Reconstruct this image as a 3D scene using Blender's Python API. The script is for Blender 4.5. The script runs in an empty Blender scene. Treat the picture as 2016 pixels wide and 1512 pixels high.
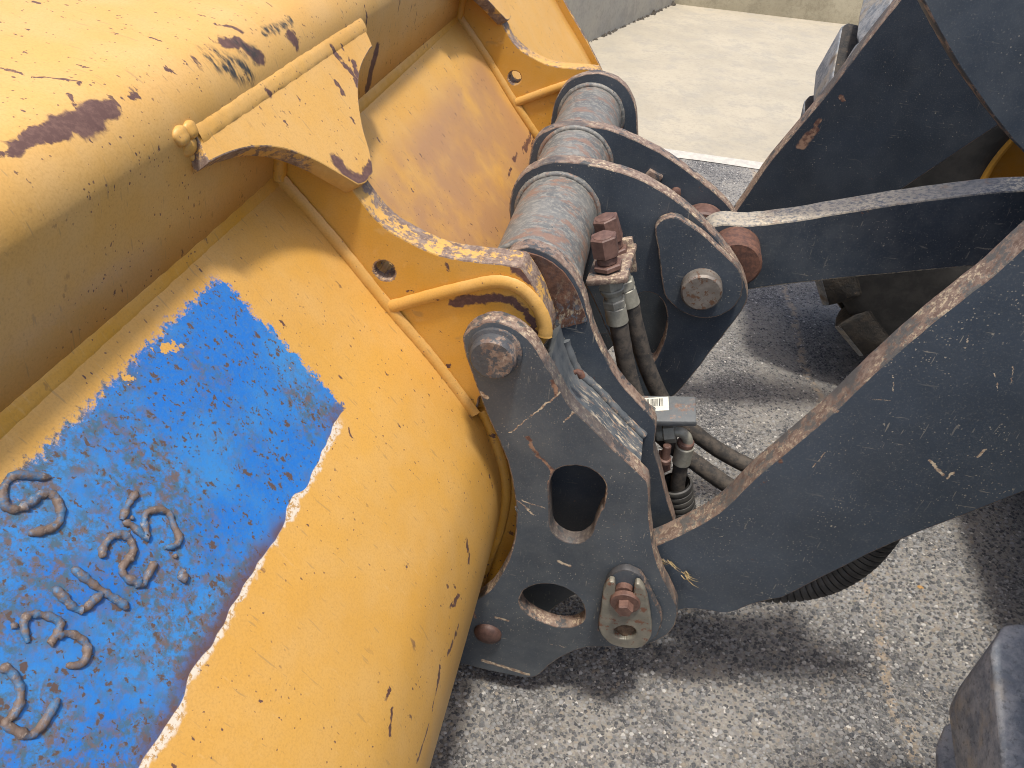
import bpy, bmesh, math, random
import numpy as np
from mathutils import Vector, Matrix, Quaternion
random.seed(7)
scene = bpy.context.scene
col = scene.collection

# ------------------------------------------------------------------ camera
FPX, CX, CY = 1456.0, 1008.0, 756.0          # focal length / centre in photo pixels (2016 x 1512)
CAM = np.array([0.0, 0.0, 1.6])
def _n(a): return a / np.linalg.norm(a)
_ey = _n(np.array([1380 - CX, -390 - CY, FPX]))
_h = np.array([1000.0, -390 - CY + 0.09 * (1000 - (1380 - CX)), FPX])
_ez = _n(np.cross(_ey, _h))
if _ez[1] > 0: _ez = -_ez
_ex = np.cross(_ey, _ez)
RM = np.stack([_ex, _ey, _ez])               # rows: world axes in camera axes
cd = bpy.data.cameras.new('camera'); cd.sensor_width = 36; cd.lens = FPX / 2016 * 36
cd.clip_start = 0.02; cd.clip_end = 600
cam = bpy.data.objects.new('camera', cd); col.objects.link(cam)
cam.matrix_world = Matrix(((RM[0, 0], -RM[0, 1], -RM[0, 2], CAM[0]), (RM[1, 0], -RM[1, 1], -RM[1, 2], CAM[1]),
                           (RM[2, 0], -RM[2, 1], -RM[2, 2], CAM[2]), (0, 0, 0, 1)))
scene.camera = cam
# ------------------------------------------------------------------ light
SUN = Vector((-0.02, 0.19, -1.0)).normalized()     # direction the sunlight travels
sd = bpy.data.lights.new('sun', 'SUN'); sd.energy = 2.75; sd.angle = math.radians(5.5); sd.color = (1, 0.95, 0.87)
so = bpy.data.objects.new('sun', sd); col.objects.link(so)
so.rotation_euler = SUN.to_track_quat('-Z', 'Y').to_euler(); so.location = (0, 0, 12)
world = bpy.data.worlds.new('World'); scene.world = world; world.use_nodes = True
wn = world.node_tree; wn.nodes.clear()
sky = wn.nodes.new('ShaderNodeTexSky'); sky.sky_type = 'NISHITA'; sky.sun_disc = False
sky.sun_elevation = math.asin(-SUN.z); sky.sun_rotation = math.atan2(-SUN.x, -SUN.y)
sky.air_density = 1.0; sky.dust_density = 4.0; sky.ozone_density = 1.0
bg = wn.nodes.new('ShaderNodeBackground'); bg.inputs[1].default_value = 0.15
wo = wn.nodes.new('ShaderNodeOutputWorld')
wn.links.new(sky.outputs[0], bg.inputs[0]); wn.links.new(bg.outputs[0], wo.inputs[0])
scene.view_settings.view_transform = 'Standard'; scene.view_settings.look = 'None'
scene.view_settings.gamma = 1; scene.view_settings.use_curve_mapping = False
scene.view_settings.exposure = 0.42
scene.render.engine = 'CYCLES'
scene.cycles.filter_width = 1.0; scene.cycles.max_bounces = 5; scene.cycles.diffuse_bounces = 3; scene.cycles.glossy_bounces = 2

# ------------------------------------------------------------------ geometry of the photo: pixel -> point on a known plane
def ray(px, py): return RM @ np.array([px - CX, py - CY, FPX])
def aty(px, py, y):
    d = ray(px, py); return CAM + d * (y - CAM[1]) / d[1]
def atz(px, py, z):
    d = ray(px, py); return CAM + d * (z - CAM[2]) / d[2]
def zz(ox, oy, s): return lambda pts: [(ox + p[0] / s, oy + p[1] / s) + tuple(p[2:]) for p in pts]
Z5 = zz(700, 470, 2.653); Z8 = zz(700, 942, 2.653); Z6 = zz(1256, 470, 2.653); Z2 = zz(600, 0, 2.653)
Z3 = zz(1256, 0, 2.653); Z9 = zz(1256, 942, 2.653); K2 = zz(1100, 380, 5.04); K6 = zz(1000, 1050, 5.04)
K3 = zz(1100, 700, 4.2); K7 = zz(880, 560, 5.04)

def crom(pts, closed=True, sub=5):
    """Catmull-Rom through points; a third element True marks a sharp corner"""
    P = [np.array(p[:-1] if isinstance(p[-1], bool) else p, float) for p in pts]
    K = [isinstance(p[-1], bool) and p[-1] for p in pts]
    n = len(P); out = []
    for i in range(n if closed else n - 1):
        j = (i + 1) % n
        p1, p2 = P[i], P[j]
        p0 = p1 if (K[i] or (not closed and i == 0)) else P[i - 1]
        p3 = p2 if (K[j] or (not closed and j == n - 1)) else P[(j + 1) % n]
        for k in range(sub):
            t = k / sub
            out.append(0.5 * ((2 * p1) + (-p0 + p2) * t + (2 * p0 - 5 * p1 + 4 * p2 - p3) * t * t + (-p0 + 3 * p1 - 3 * p2 + p3) * t ** 3))
    if not closed: out.append(P[-1])
    return out

# ------------------------------------------------------------------ materials
class G:
    def __init__(s, name):
        s.m = bpy.data.materials.new(name); s.m.use_nodes = True
        s.t = s.m.node_tree; s.t.nodes.clear(); s.b = None
        s.pos = s.new('ShaderNodeNewGeometry').outputs['Position']
    def new(s, k, **kw):
        n = s.t.nodes.new(k)
        for a, v in kw.items(): setattr(n, a, v)
        return n
    def put(s, sock, v):
        if v is None: return
        if isinstance(v, bpy.types.NodeSocket): s.t.links.new(v, sock)
        elif isinstance(v, (tuple, list)) and sock.type == 'RGBA' and len(v) == 3: sock.default_value = (*v, 1)
        else: sock.default_value = v
    def math(s, op, a, b=None, c=None, clamp=False):
        n = s.new('ShaderNodeMath', operation=op, use_clamp=clamp)
        s.put(n.inputs[0], a)
        if b is not None: s.put(n.inputs[1], b)
        if c is not None: s.put(n.inputs[2], c)
        return n.outputs[0]
    def vm(s, op, a, b=None, out=0):
        n = s.new('ShaderNodeVectorMath', operation=op); s.put(n.inputs[0], a)
        if b is not None:
            s.put(n.inputs[3 if op == 'SCALE' else 1], b)
        return n.outputs[out]
    def map(s, vec, scale=(1, 1, 1), rot=(0, 0, 0), loc=(0, 0, 0)):
        n = s.new('ShaderNodeMapping'); s.put(n.inputs[0], vec)
        n.inputs['Location'].default_value = loc; n.inputs['Rotation'].default_value = rot; n.inputs['Scale'].default_value = scale
        return n.outputs[0]
    def noise(s, scale, detail=4, rough=0.55, vec=None, dist=0.0, color=False):
        n = s.new('ShaderNodeTexNoise'); s.put(n.inputs['Vector'], vec if vec is not None else s.pos)
        n.inputs['Scale'].default_value = scale; n.inputs['Detail'].default_value = detail
        n.inputs['Roughness'].default_value = rough; n.inputs['Distortion'].default_value = dist
        return n.outputs['Color' if color else 'Fac']
    def vor(s, scale, vec=None, feature='F1', rnd=1.0):
        n = s.new('ShaderNodeTexVoronoi', feature=feature); s.put(n.inputs['Vector'], vec if vec is not None else s.pos)
        n.inputs['Scale'].default_value = scale; n.inputs['Randomness'].default_value = rnd
        return n
    def ramp(s, f, a, b, lo=0.0, hi=1.0):
        n = s.new('ShaderNodeMapRange', interpolation_type='SMOOTHSTEP'); s.put(n.inputs[0], f)
        n.inputs[1].default_value = a; n.inputs[2].default_value = b; n.inputs[3].default_value = lo; n.inputs[4].default_value = hi
        return n.outputs[0]
    def mix(s, f, a, b, mode='MIX'):
        n = s.new('ShaderNodeMix', data_type='RGBA', blend_type=mode)
        s.put(n.inputs['Factor'], f); s.put(n.inputs[6], a); s.put(n.inputs[7], b); return n.outputs[2]
    def mx(s, a, b): return s.math('MAXIMUM', a, b)
    def mul(s, a, b): return s.math('MULTIPLY', a, b)
    def warp(s, amp, scale, vec=None):
        v = vec if vec is not None else s.pos
        n = s.noise(scale, 2, 0.6, v, color=True)
        return s.vm('ADD', v, s.vm('SCALE', s.vm('SUBTRACT', n, (0.5, 0.5, 0.5)), amp))
    def spots(s, scale, size, density, vec=None, irr=0.35, nscale=None):
        """scattered irregular flecks"""
        v = vec if vec is not None else s.pos
        if nscale: vv = s.warp(irr / scale, nscale, v)
        else:
            if s.b is None: s.b = s.vm('SUBTRACT', s.noise(150, 2, 0.6, color=True), (0.5, 0.5, 0.5))
            vv = s.vm('ADD', v, s.vm('SCALE', s.b, irr * 1.6 / scale))
        vo = s.vor(scale, vv)
        sep = s.new('ShaderNodeSeparateColor'); s.t.links.new(vo.outputs['Color'], sep.inputs[0])
        keep = s.math('GREATER_THAN', sep.outputs[0], 1 - density)
        sz = s.math('MULTIPLY_ADD', sep.outputs[1], size * 0.8, size * 0.35)
        d = s.math('SUBTRACT', sz, vo.outputs['Distance'])
        return s.mul(keep, s.ramp(d, -0.02, 0.05))
    def capsule(s, vec, a, b, r, soft=0.25):
        a = Vector(a); b = Vector(b); ba = b - a
        pa = s.vm('SUBTRACT', vec, tuple(a))
        t = s.math('MULTIPLY', s.vm('DOT_PRODUCT', pa, tuple(ba), 1), 1 / max(ba.dot(ba), 1e-9), clamp=True)
        q = s.new('ShaderNodeVectorMath', operation='SCALE'); q.inputs[0].default_value = tuple(ba); s.t.links.new(t, q.inputs[3])
        d = s.vm('LENGTH', s.vm('SUBTRACT', pa, q.outputs[0]), out=1)
        return s.ramp(d, r * (1 + soft), r * (1 - soft))
    def sep(s, v=None):
        n = s.new('ShaderNodeSeparateXYZ'); s.put(n.inputs[0], v if v is not None else s.pos); return n.outputs
    def out(s, color, rough=0.5, metal=0.0, height=None, bstr=0.3, bdist=0.002, spec=0.5):
        p = s.new('ShaderNodeBsdfPrincipled'); o = s.new('ShaderNodeOutputMaterial')
        s.put(p.inputs['Base Color'], color); s.put(p.inputs['Roughness'], rough); s.put(p.inputs['Metallic'], metal)
        s.put(p.inputs['Specular IOR Level'], spec)
        if height is not None:
            b = s.new('ShaderNodeBump'); b.inputs['Strength'].default_value = bstr; b.inputs['Distance'].default_value = bdist
            s.put(b.inputs['Height'], height); s.t.links.new(b.outputs[0], p.inputs['Normal'])
        s.t.links.new(p.outputs[0], o.inputs[0]); return s.m

RUST = (0.105, 0.052, 0.042); RUST2 = (0.20, 0.095, 0.055); CREAM = (0.62, 0.50, 0.32)
def rust_color(g, sc=60):
    n = g.noise(sc, 4, 0.7)
    return g.mix(g.ramp(n, 0.35, 0.68), RUST, RUST2)

def yellow(name, fade=0.0, fleck=1.0, marks=(), stain=0.0, blue=False, marks2=()):
    g = G(name)
    n1 = g.noise(3.0, 3); n2 = g.noise(14, 4, 0.6); nf = g.noise(380, 2, 0.6)
    c = g.mix(g.ramp(n1, 0.3, 0.7), (0.60, 0.295, 0.030), (0.645, 0.335, 0.046))
    fd = g.math('MULTIPLY_ADD', g.ramp(n2, 0.3, 0.75), 0.30, fade, clamp=True)
    c = g.mix(fd, c, (0.64, 0.41, 0.165))
    if blue:   # rusty wash where soil rubs on the sheet between the hooks
        q = g.sep(); bay = g.mul(g.mul(g.ramp(q[1], 1.02, 1.20), g.ramp(q[1], 2.05, 1.92)), g.ramp(q[0], -0.475, -0.42))
        st = g.ramp(g.noise(5.5, 4, 0.62), 0.27, 0.58)
        c = g.mix(g.mul(g.mul(st, bay), 0.85), c, (0.37, 0.20, 0.11))
    sc = g.ramp(g.noise(30, 3, 0.6, g.map(g.pos, (1, 6, 1.3), (0.3, 0.5, 0.4))), 0.62, 0.74)
    c = g.mix(g.mul(sc, 0.18), c, (0.72, 0.50, 0.25))
    gs = g.ramp(g.noise(55, 2, 0.5, g.map(g.pos, (0.35, 3.5, 0.6), (0.8, 0.2, 0.9))), 0.66, 0.73)
    c = g.mix(g.mul(gs, 0.34), c, (0.20, 0.15, 0.09))
    c = g.mix(g.mul(g.ramp(nf, 0.40, 0.75), 0.30), c, (0.40, 0.21, 0.05))
    c = g.mix(g.mul(g.ramp(g.noise(2.1, 4, 0.65, g.map(g.pos, loc=(4, 7, 2))), 0.45, 0.75), 0.22), c, (0.50, 0.28, 0.07))
    lv = g.map(g.pos, (0.55, 1.7, 0.8))
    chip = g.spots(36, 0.16, 0.45 * fleck, lv)
    chip = g.mx(chip, g.spots(85, 0.17, 0.30 * fleck, g.map(g.pos, (0.7, 1.4, 0.8), loc=(.3, .1, .7))))
    chip = g.mx(chip, g.mul(g.spots(150, 0.20, 0.30 * fleck), 0.85))
    chip = g.mx(chip, g.spots(12, 0.12, 0.25 * fleck, lv, 0.5, 60))
    chip = g.mul(chip, g.ramp(g.noise(4.2, 3, 0.65, g.map(g.pos, loc=(1, 3, 8))), 0.36, 0.54, 0.15, 1.0))
    if marks:
        wv = g.warp(0.022, 42); wv = g.warp(0.008, 190, wv)
        for a, b, r in marks: chip = g.mx(chip, g.capsule(wv, a, b, r))
    rc = g.mix(g.ramp(g.noise(130, 3, 0.7), 0.40, 0.72), RUST, (0.16, 0.085, 0.065))
    if blue:
        wq = g.sep(g.warp(0.012, 70)); x, y = wq[0], wq[1]
        xw = g.sep(g.warp(0.030, 11))[0]
        fine = g.noise(160, 4, 0.75)
        fz = g.math('MULTIPLY', g.math('SUBTRACT', fine, 0.5), 0.03)
        mt = g.ramp(g.math('ADD', x, fz), -0.489, -0.483)
        mb = g.ramp(xw, -0.3325, -0.3335)
        mr = g.ramp(g.math('ADD', g.math('ADD', y, g.mul(fz, 1.3)), g.math('MULTIPLY_ADD', g.noise(14, 3, 0.6), 0.05, -0.025)), 0.730, 0.722)
        mk = g.mul(g.mul(mt, mb), mr)
        hole = g.ramp(g.noise(26, 4, 0.65), 0.64, 0.66)
        near_edge = g.mx(g.ramp(x, -0.45, -0.475), g.ramp(y, 0.68, 0.715))
        mk = g.mul(mk, g.math('SUBTRACT', 1.0, g.mul(hole, near_edge)))
        bc = g.mix(g.ramp(g.noise(9, 4, 0.6), 0.35, 0.66), (0.012, 0.150, 0.51), (0.036, 0.215, 0.53))
        bc = g.mix(g.mul(g.ramp(fine, 0.44, 0.68), 0.45), bc, (0.075, 0.18, 0.30))
        grow = g.mul(g.ramp(g.sep()[1], 0.64, 0.38), 0.13)
        tr = g.ramp(g.math('ADD', g.noise(6.5, 4, 0.62), grow), 0.49, 0.64)
        mot = g.ramp(g.noise(80, 4, 0.75), 0.38, 0.60)
        grey = g.mix(g.ramp(g.noise(95, 4, 0.7), 0.42, 0.60), (0.06, 0.120, 0.165), (0.145, 0.098, 0.076))
        bc = g.mix(g.mul(g.mul(tr, mot), 0.95), bc, grey)
        ov = g.map(g.pos, (0.8, 1.25, 0.9))
        v = g.vm('ADD', ov, g.vm('SCALE', g.b, 0.017))
        for scl, den, sz in ((58, 0.60, 0.24), (92, 0.62, 0.25), (150, 0.50, 0.28)):
            vo = g.vor(scl, v); sp = g.new('ShaderNodeSeparateColor'); g.t.links.new(vo.outputs['Color'], sp.inputs[0])
            keep = g.math('GREATER_THAN', sp.outputs[0], 1 - den); s_ = g.math('MULTIPLY_ADD', sp.outputs[1], sz * 0.9, sz * 0.25)
            d = g.math('SUBTRACT', s_, vo.outputs['Distance'])
            bc = g.mix(g.mul(g.mul(keep, g.ramp(d, -0.16, 0.04)), 0.50), bc, (0.075, 0.115, 0.130))
            bc = g.mix(g.mul(g.mul(keep, g.ramp(d, -0.03, 0.04)), 0.95), bc, (0.105, 0.063, 0.045))
        c = g.mix(chip, c, rc)
        rim = g.mul(g.mul(g.ramp(xw, -0.3345, -0.3325), g.ramp(g.math('ADD', x, g.math('MULTIPLY_ADD', g.noise(16, 3), 0.026, -0.0125)), -0.3265, -0.3300)), g.ramp(y, 0.715, 0.69))
        rimc = g.mix(g.ramp(g.noise(200, 3, 0.7), 0.40, 0.52), (0.45, 0.27, 0.11), (0.70, 0.63, 0.52))
        c = g.mix(g.mul(rim, 0.9), c, rimc)
        rimd = g.mul(g.mul(g.ramp(xw, -0.350, -0.334), mk), g.ramp(g.noise(9, 3), 0.40, 0.56))
        bc = g.mix(g.mul(rimd, 0.9), bc, (0.105, 0.055, 0.05))
        c = g.mix(mk, c, bc)
        h = g.noise(240, 2, 0.6)
        return g.out(c, g.math('MULTIPLY_ADD', mk, 0.08, 0.50), 0, h, 0.25, 0.0009)
    c = g.mix(chip, c, rc)
    if marks2:
        wv = g.warp(0.02, 30); wv = g.warp(0.010, 150, wv); blk = None
        streak = g.ramp(g.noise(22, 4, 0.7, g.map(g.pos, (2.0, 6, 2.0), (0, 0, 0.5))), 0.40, 0.60)
        for a, b, r in marks2:
            k = g.capsule(wv, a, b, r, 0.5); blk = k if blk is None else g.mx(blk, k)
        c = g.mix(g.mul(blk, streak), c, (0.035, 0.034, 0.03))
    h = g.noise(240, 2, 0.6)
    return g.out(c, g.math('MULTIPLY_ADD', chip, 0.3, 0.47), 0, h, 0.22, 0.0008)

def worn_edge(name, paint, amount=0.5, cream=0.5):
    """cut plate edges: rust, bare primer and remains of paint"""
    g = G(name)
    n = g.noise(24, 5, 0.7); n2 = g.noise(110, 4, 0.75)
    c = g.mix(g.ramp(g.noise(70, 4, 0.7), 0.35, 0.68), (0.145, 0.093, 0.070), (0.265, 0.190, 0.140))
    c = g.mix(g.mul(g.ramp(n2, 0.42, 0.64), 0.7), c, (0.30, 0.225, 0.18))
    cr = g.mul(g.mul(g.ramp(n2, 0.50, 0.62), g.ramp(g.noise(9, 3, 0.6), 0.36, 0.58)), cream)
    c = g.mix(cr, c, CREAM)
    pm = g.ramp(g.math('ADD', n, g.mul(g.math('SUBTRACT', n2, 0.5), 0.5)), 0.66 - amount * 0.3, 0.74 - amount * 0.3)
    pm = g.mx(pm, g.mul(g.ramp(g.math('ADD', g.noise(5.0, 3, 0.6), g.mul(g.math('SUBTRACT', n2, 0.5), 0.25)), 0.56, 0.62), min(1.0, amount * 1.8)))
    c = g.mix(g.mul(pm, 0.9), c, paint)
    return g.out(c, 0.62, 0, g.noise(150, 3, 0.65), 0.4, 0.002)

def navy(name, speck=1.0, dust=0.25, marks=(), rmarks=(), base=(0.038, 0.049, 0.063)):
    g = G(name)
    c = g.mix(g.ramp(g.noise(6, 4), 0.3, 0.7), base, tuple(v * 1.35 for v in base))
    du = g.mul(g.ramp(g.noise(11, 4, 0.68), 0.36, 0.74), dust)
    c = g.mix(du, c, (0.16, 0.17, 0.17))
    fn = g.mul(g.ramp(g.noise(300, 3, 0.7), 0.50, 0.75), 0.34)
    c = g.mix(fn, c, (0.19, 0.19, 0.18))
    sp = g.mx(g.spots(120, 0.19, 0.13 * speck, None, 0.6), g.mul(g.spots(210, 0.24, 0.30 * speck), 0.85))
    sp = g.mx(sp, g.spots(60, 0.10, 0.16 * speck, g.map(g.pos, (1.3, 1, 0.5), (0, .5, 0)), 0.7))
    v1 = g.map(g.pos, (8, 8, 1.0), (0, 0.45, 0)); v2 = g.map(g.pos, (1.0, 8, 9), (0, 0.35, 0))
    s1 = g.mul(g.ramp(g.noise(24, 2, 0.5, v1), 0.700, 0.73), 0.50 * min(speck, 1.3))
    s2 = g.mul(g.ramp(g.noise(20, 2, 0.5, v2), 0.705, 0.735), 0.45 * min(speck, 1.3))
    sp = g.mx(sp, g.mx(s1, s2))
    sp = g.mul(sp, g.ramp(g.noise(7, 3, 0.65, g.map(g.pos, loc=(2, 9, 4))), 0.38, 0.66, 0.12, 0.85))
    cc = g.mix(g.noise(90, 2), (0.36, 0.33, 0.27), (0.58, 0.50, 0.37))
    c = g.mix(sp, c, cc)
    rs = g.spots(26, 0.11, 0.12 * speck, None, 0.6)
    chip = rs
    if rmarks:
        wv = g.warp(0.014, 50); wv = g.warp(0.006, 220, wv)
        for a, b, r in rmarks: chip = g.mx(chip, g.capsule(wv, a, b, r))
    c = g.mix(chip, c, g.mix(g.ramp(g.noise(80, 5), 0.4, 0.6), (0.12, 0.06, 0.045), (0.33, 0.20, 0.13)))
    if marks:
        wv = g.warp(0.008, 60); wv = g.warp(0.005, 260, wv); k0 = None
        for a, b, r in marks:
            k = g.capsule(wv, a, b, r); k0 = k if k0 is None else g.mx(k0, k)
        c = g.mix(k0, c, g.mix(g.ramp(g.noise(120, 4), 0.4, 0.6), (0.30, 0.20, 0.14), (0.64, 0.53, 0.37)))
    h = g.noise(220, 2, 0.6)
    return g.out(c, g.math('MULTIPLY_ADD', g.noise(40, 4), 0.25, 0.34), 0, h, 0.22, 0.0007)

def simple(name, c1, c2, scale=60, rough=0.6, metal=0.0, bump=0.3, bd=0.001, c3=None, t3=0.62):
    g = G(name); n = g.noise(scale, 4, 0.68)
    c = g.mix(g.ramp(n, 0.35, 0.66), c1, c2)
    if c3: c = g.mix(g.ramp(g.noise(scale * 1.7, 4, 0.7, g.map(g.pos, loc=(3, 1, 2))), t3, t3 + 0.08), c, c3)
    return g.out(c, rough, metal, g.noise(scale * 4, 4, 0.6), bump, bd)

MAT = {}
MAT['edge_yellow'] = worn_edge('worn_yellow_edge', (0.62, 0.35, 0.08), 0.50, 0.12)
MAT['edge_navy'] = worn_edge('worn_navy_edge', (0.045, 0.052, 0.058), 0.42, 0.7)
MAT['edge_navy2'] = worn_edge('painted_navy_edge', (0.04, 0.047, 0.055), 0.75, 0.5)
MAT['edge_arm'] = worn_edge('worn_arm_edge', (0.10, 0.10, 0.095), 0.55, 0.75)
def link_edge():
    g = G('worn_link_edge'); n2 = g.noise(120, 4, 0.75)
    c = g.mix(g.ramp(g.noise(60, 4, 0.7), 0.4, 0.62), (0.11, 0.118, 0.13), (0.20, 0.20, 0.20))
    c = g.mix(g.mul(g.ramp(n2, 0.46, 0.60), g.ramp(g.noise(5, 3, 0.6), 0.34, 0.56)), c, (0.60, 0.52, 0.38))
    c = g.mix(g.mul(g.ramp(g.noise(16, 4, 0.7), 0.56, 0.66), 0.75), c, (0.22, 0.13, 0.09))
    x = g.sep()[0]; c = g.mix(g.mul(g.mul(g.ramp(x, 0.75, 0.50), g.ramp(n2, 0.30, 0.56)), 0.65), c, (0.48, 0.40, 0.28))
    return g.out(c, 0.6, 0, n2, 0.3, 0.0015)
MAT['edge_link'] = link_edge()
MAT['navy'] = navy('navy_paint')
MAT['navy_arm'] = navy('navy_paint_arm', 1.5, 0.10)
MAT['navy_clean'] = navy('navy_paint_far', 0.6, 0.22)
MAT['rust'] = simple('rusty_steel', (0.085, 0.042, 0.03), (0.17, 0.078, 0.048), 90, 0.75, 0, 0.5, 0.0015, (0.42, 0.33, 0.20), 0.68)
MAT['rivet'] = simple('dark_rust_rivet', (0.060, 0.032, 0.026), (0.105, 0.055, 0.042), 90, 0.6, 0, 0.4, 0.001)
MAT['bolt'] = simple('rusty_bolt', (0.098, 0.052, 0.040), (0.160, 0.088, 0.066), 70, 0.6, 0, 0.3, 0.0008, (0.33, 0.22, 0.17), 0.66)
MAT['fitting'] = simple('zinc_fitting', (0.26, 0.25, 0.205), (0.36, 0.345, 0.28), 50, 0.5, 0.25, 0.2, 0.0005, (0.22, 0.15, 0.10), 0.68)
MAT['steel'] = simple('worn_steel_pin', (0.19, 0.165, 0.14), (0.27, 0.24, 0.205), 45, 0.48, 0.4, 0.3, 0.0006, (0.16, 0.09, 0.055), 0.54)
MAT['keeper'] = simple('tarnished_keeper', (0.19, 0.18, 0.145), (0.26, 0.24, 0.19), 30, 0.5, 0.2, 0.3, 0.0008, (0.20, 0.095, 0.058), 0.55)
MAT['hose'] = simple('rubber_hose', (0.030, 0.028, 0.026), (0.085, 0.070, 0.055), 55, 0.8, 0, 0.4, 0.001, (0.16, 0.115, 0.08), 0.64)
MAT['guard'] = simple('hose_guard_plastic', (0.035, 0.034, 0.033), (0.065, 0.062, 0.056), 30, 0.55, 0, 0.2, 0.001, (0.10, 0.065, 0.045), 0.66)
def tyre_mat():
    g = G('dusty_tyre')
    c = g.mix(g.ramp(g.noise(30, 5, 0.72), 0.36, 0.64), (0.16, 0.178, 0.200), (0.32, 0.325, 0.325))
    c = g.mix(g.mul(g.ramp(g.noise(9, 4, 0.65), 0.50, 0.64), 0.8), c, (0.36, 0.315, 0.245))
    c = g.mix(g.mul(g.ramp(g.noise(140, 3, 0.7), 0.52, 0.7), 0.5), c, (0.06, 0.065, 0.07))
    c = g.mix(g.mul(g.ramp(g.noise(6, 3, 0.6, g.map(g.pos, loc=(5, 2, 1))), 0.60, 0.70), 0.8), c, (0.13, 0.085, 0.05))
    return g.out(c, 0.9, 0, g.noise(70, 4, 0.7), 0.5, 0.004)
MAT['tyre'] = tyre_mat()
MAT['groove_shade'] = simple('tyre_groove_dirt_and_shade', (0.028, 0.027, 0.026), (0.060, 0.050, 0.040), 30, 0.95, 0, 0.6, 0.004, (0.13, 0.09, 0.06), 0.64)  # groove dirt plus painted-in shade, for the far wheel's lug sides
MAT['tyre_side'] = simple('tyre_sidewall', (0.022, 0.022, 0.022), (0.04, 0.038, 0.036), 20, 0.8, 0, 0.3, 0.002)
MAT['label'] = simple('label_paper', (0.62, 0.60, 0.50), (0.70, 0.68, 0.58), 120, 0.6)
MAT['ink'] = simple('label_ink', (0.03, 0.03, 0.03), (0.06, 0.06, 0.05), 100, 0.6)
MAT['grass'] = simple('dry_grass', (0.42, 0.30, 0.13), (0.62, 0.48, 0.24), 90, 0.8)
MAT['leaf'] = simple('dry_leaf', (0.35, 0.19, 0.05), (0.45, 0.26, 0.08), 90, 0.7)
MAT['pebble'] = simple('pebble_stone', (0.36, 0.26, 0.19), (0.48, 0.37, 0.29), 60, 0.85)
MAT['mud'] = simple('dried_mud', (0.10, 0.065, 0.04), (0.18, 0.12, 0.075), 60, 0.95, 0, 0.8, 0.004)
MAT['yellow'] = yellow('yellow_paint')
MAT['lip'] = yellow('yellow_paint_welds_toplit', 0.25, 0.7)  # weld yellow made paler in its colour to suggest light from above
MAT['rim'] = yellow('yellow_rim', 0, 0.2)

def tube_mat():
    g = G('worn_tube_paint')
    n = g.noise(10, 6, 0.7); ring = g.noise(15, 6, 0.74, g.map(g.pos, (1, 1.8, 1)))
    c = g.mix(g.ramp(n, 0.35, 0.65), (0.095, 0.100, 0.098), (0.175, 0.172, 0.158))
    fi = g.noise(85, 6, 0.75, g.map(g.pos, (1, 1.3, 1)))
    c = g.mix(g.mul(g.ramp(fi, 0.48, 0.58), 0.75), c, (0.27, 0.255, 0.22))
    c = g.mix(g.mul(g.ramp(ring, 0.50, 0.60), 0.8), c, (0.235, 0.135, 0.09))
    c = g.mix(g.mul(g.ramp(g.noise(120, 5, 0.7), 0.60, 0.68), 0.6), c, (0.36, 0.27, 0.19))
    c = g.mix(g.spots(60, 0.12, 0.10), c, (0.03, 0.025, 0.02))
    return g.out(c, 0.55, 0, g.noise(190, 5, 0.65), 0.35, 0.0015)
MAT['tube'] = tube_mat()

def web_mat():
    g = G('scraped_web_paint')
    c = g.mix(g.ramp(g.noise(20, 5, 0.65), 0.35, 0.65), (0.055, 0.068, 0.080), (0.12, 0.13, 0.135))
    v = g.map(g.pos, (1.0, 5.0, 1.0), (0, 0, 0))
    al = g.vm('DOT_PRODUCT', g.pos, (0.62, 0.12, -0.78), 1); cv = g.new('ShaderNodeCombineXYZ'); g.put(cv.inputs[0], g.mul(al, 1.0)); g.put(cv.inputs[1], g.mul(g.sep()[1], 3.6))
    s = g.mul(g.ramp(g.noise(34, 5, 0.74, cv.outputs[0]), 0.50, 0.60), 0.85)
    x = g.sep()[2]
    s = g.mul(s, g.ramp(x, 0.86, 0.74))
    c = g.mix(s, c, g.mix(g.ramp(g.noise(50, 5), 0.42, 0.6), (0.30, 0.20, 0.14), (0.62, 0.52, 0.38)))
    c = g.mix(g.spots(45, 0.16, 0.2), c, (0.24, 0.13, 0.08))
    return g.out(c, 0.55, 0, g.noise(200, 5, 0.65), 0.35, 0.0015)
MAT['web'] = web_mat()

def wearpad_mat():
    g = G('rusted_wear_face')
    c = g.mix(g.ramp(g.noise(45, 6, 0.7), 0.38, 0.64), (0.075, 0.036, 0.024), (0.155, 0.075, 0.045))
    z = g.sep()[2]
    low = g.ramp(z, 0.99, 0.92)
    s = g.mul(g.ramp(g.noise(55, 6, 0.75, g.map(g.pos, (2.2, 1, 1), (0, 0.6, 0))), 0.47, 0.57), g.math('MULTIPLY_ADD', low, 0.8, 0.12))
    c = g.mix(s, c, g.mix(g.ramp(g.noise(95, 4), 0.42, 0.58), (0.40, 0.33, 0.22), (0.10, 0.12, 0.14)))
    return g.out(c, 0.7, 0, g.noise(130, 5, 0.65), 0.5, 0.002)
MAT['pad'] = wearpad_mat()

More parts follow.
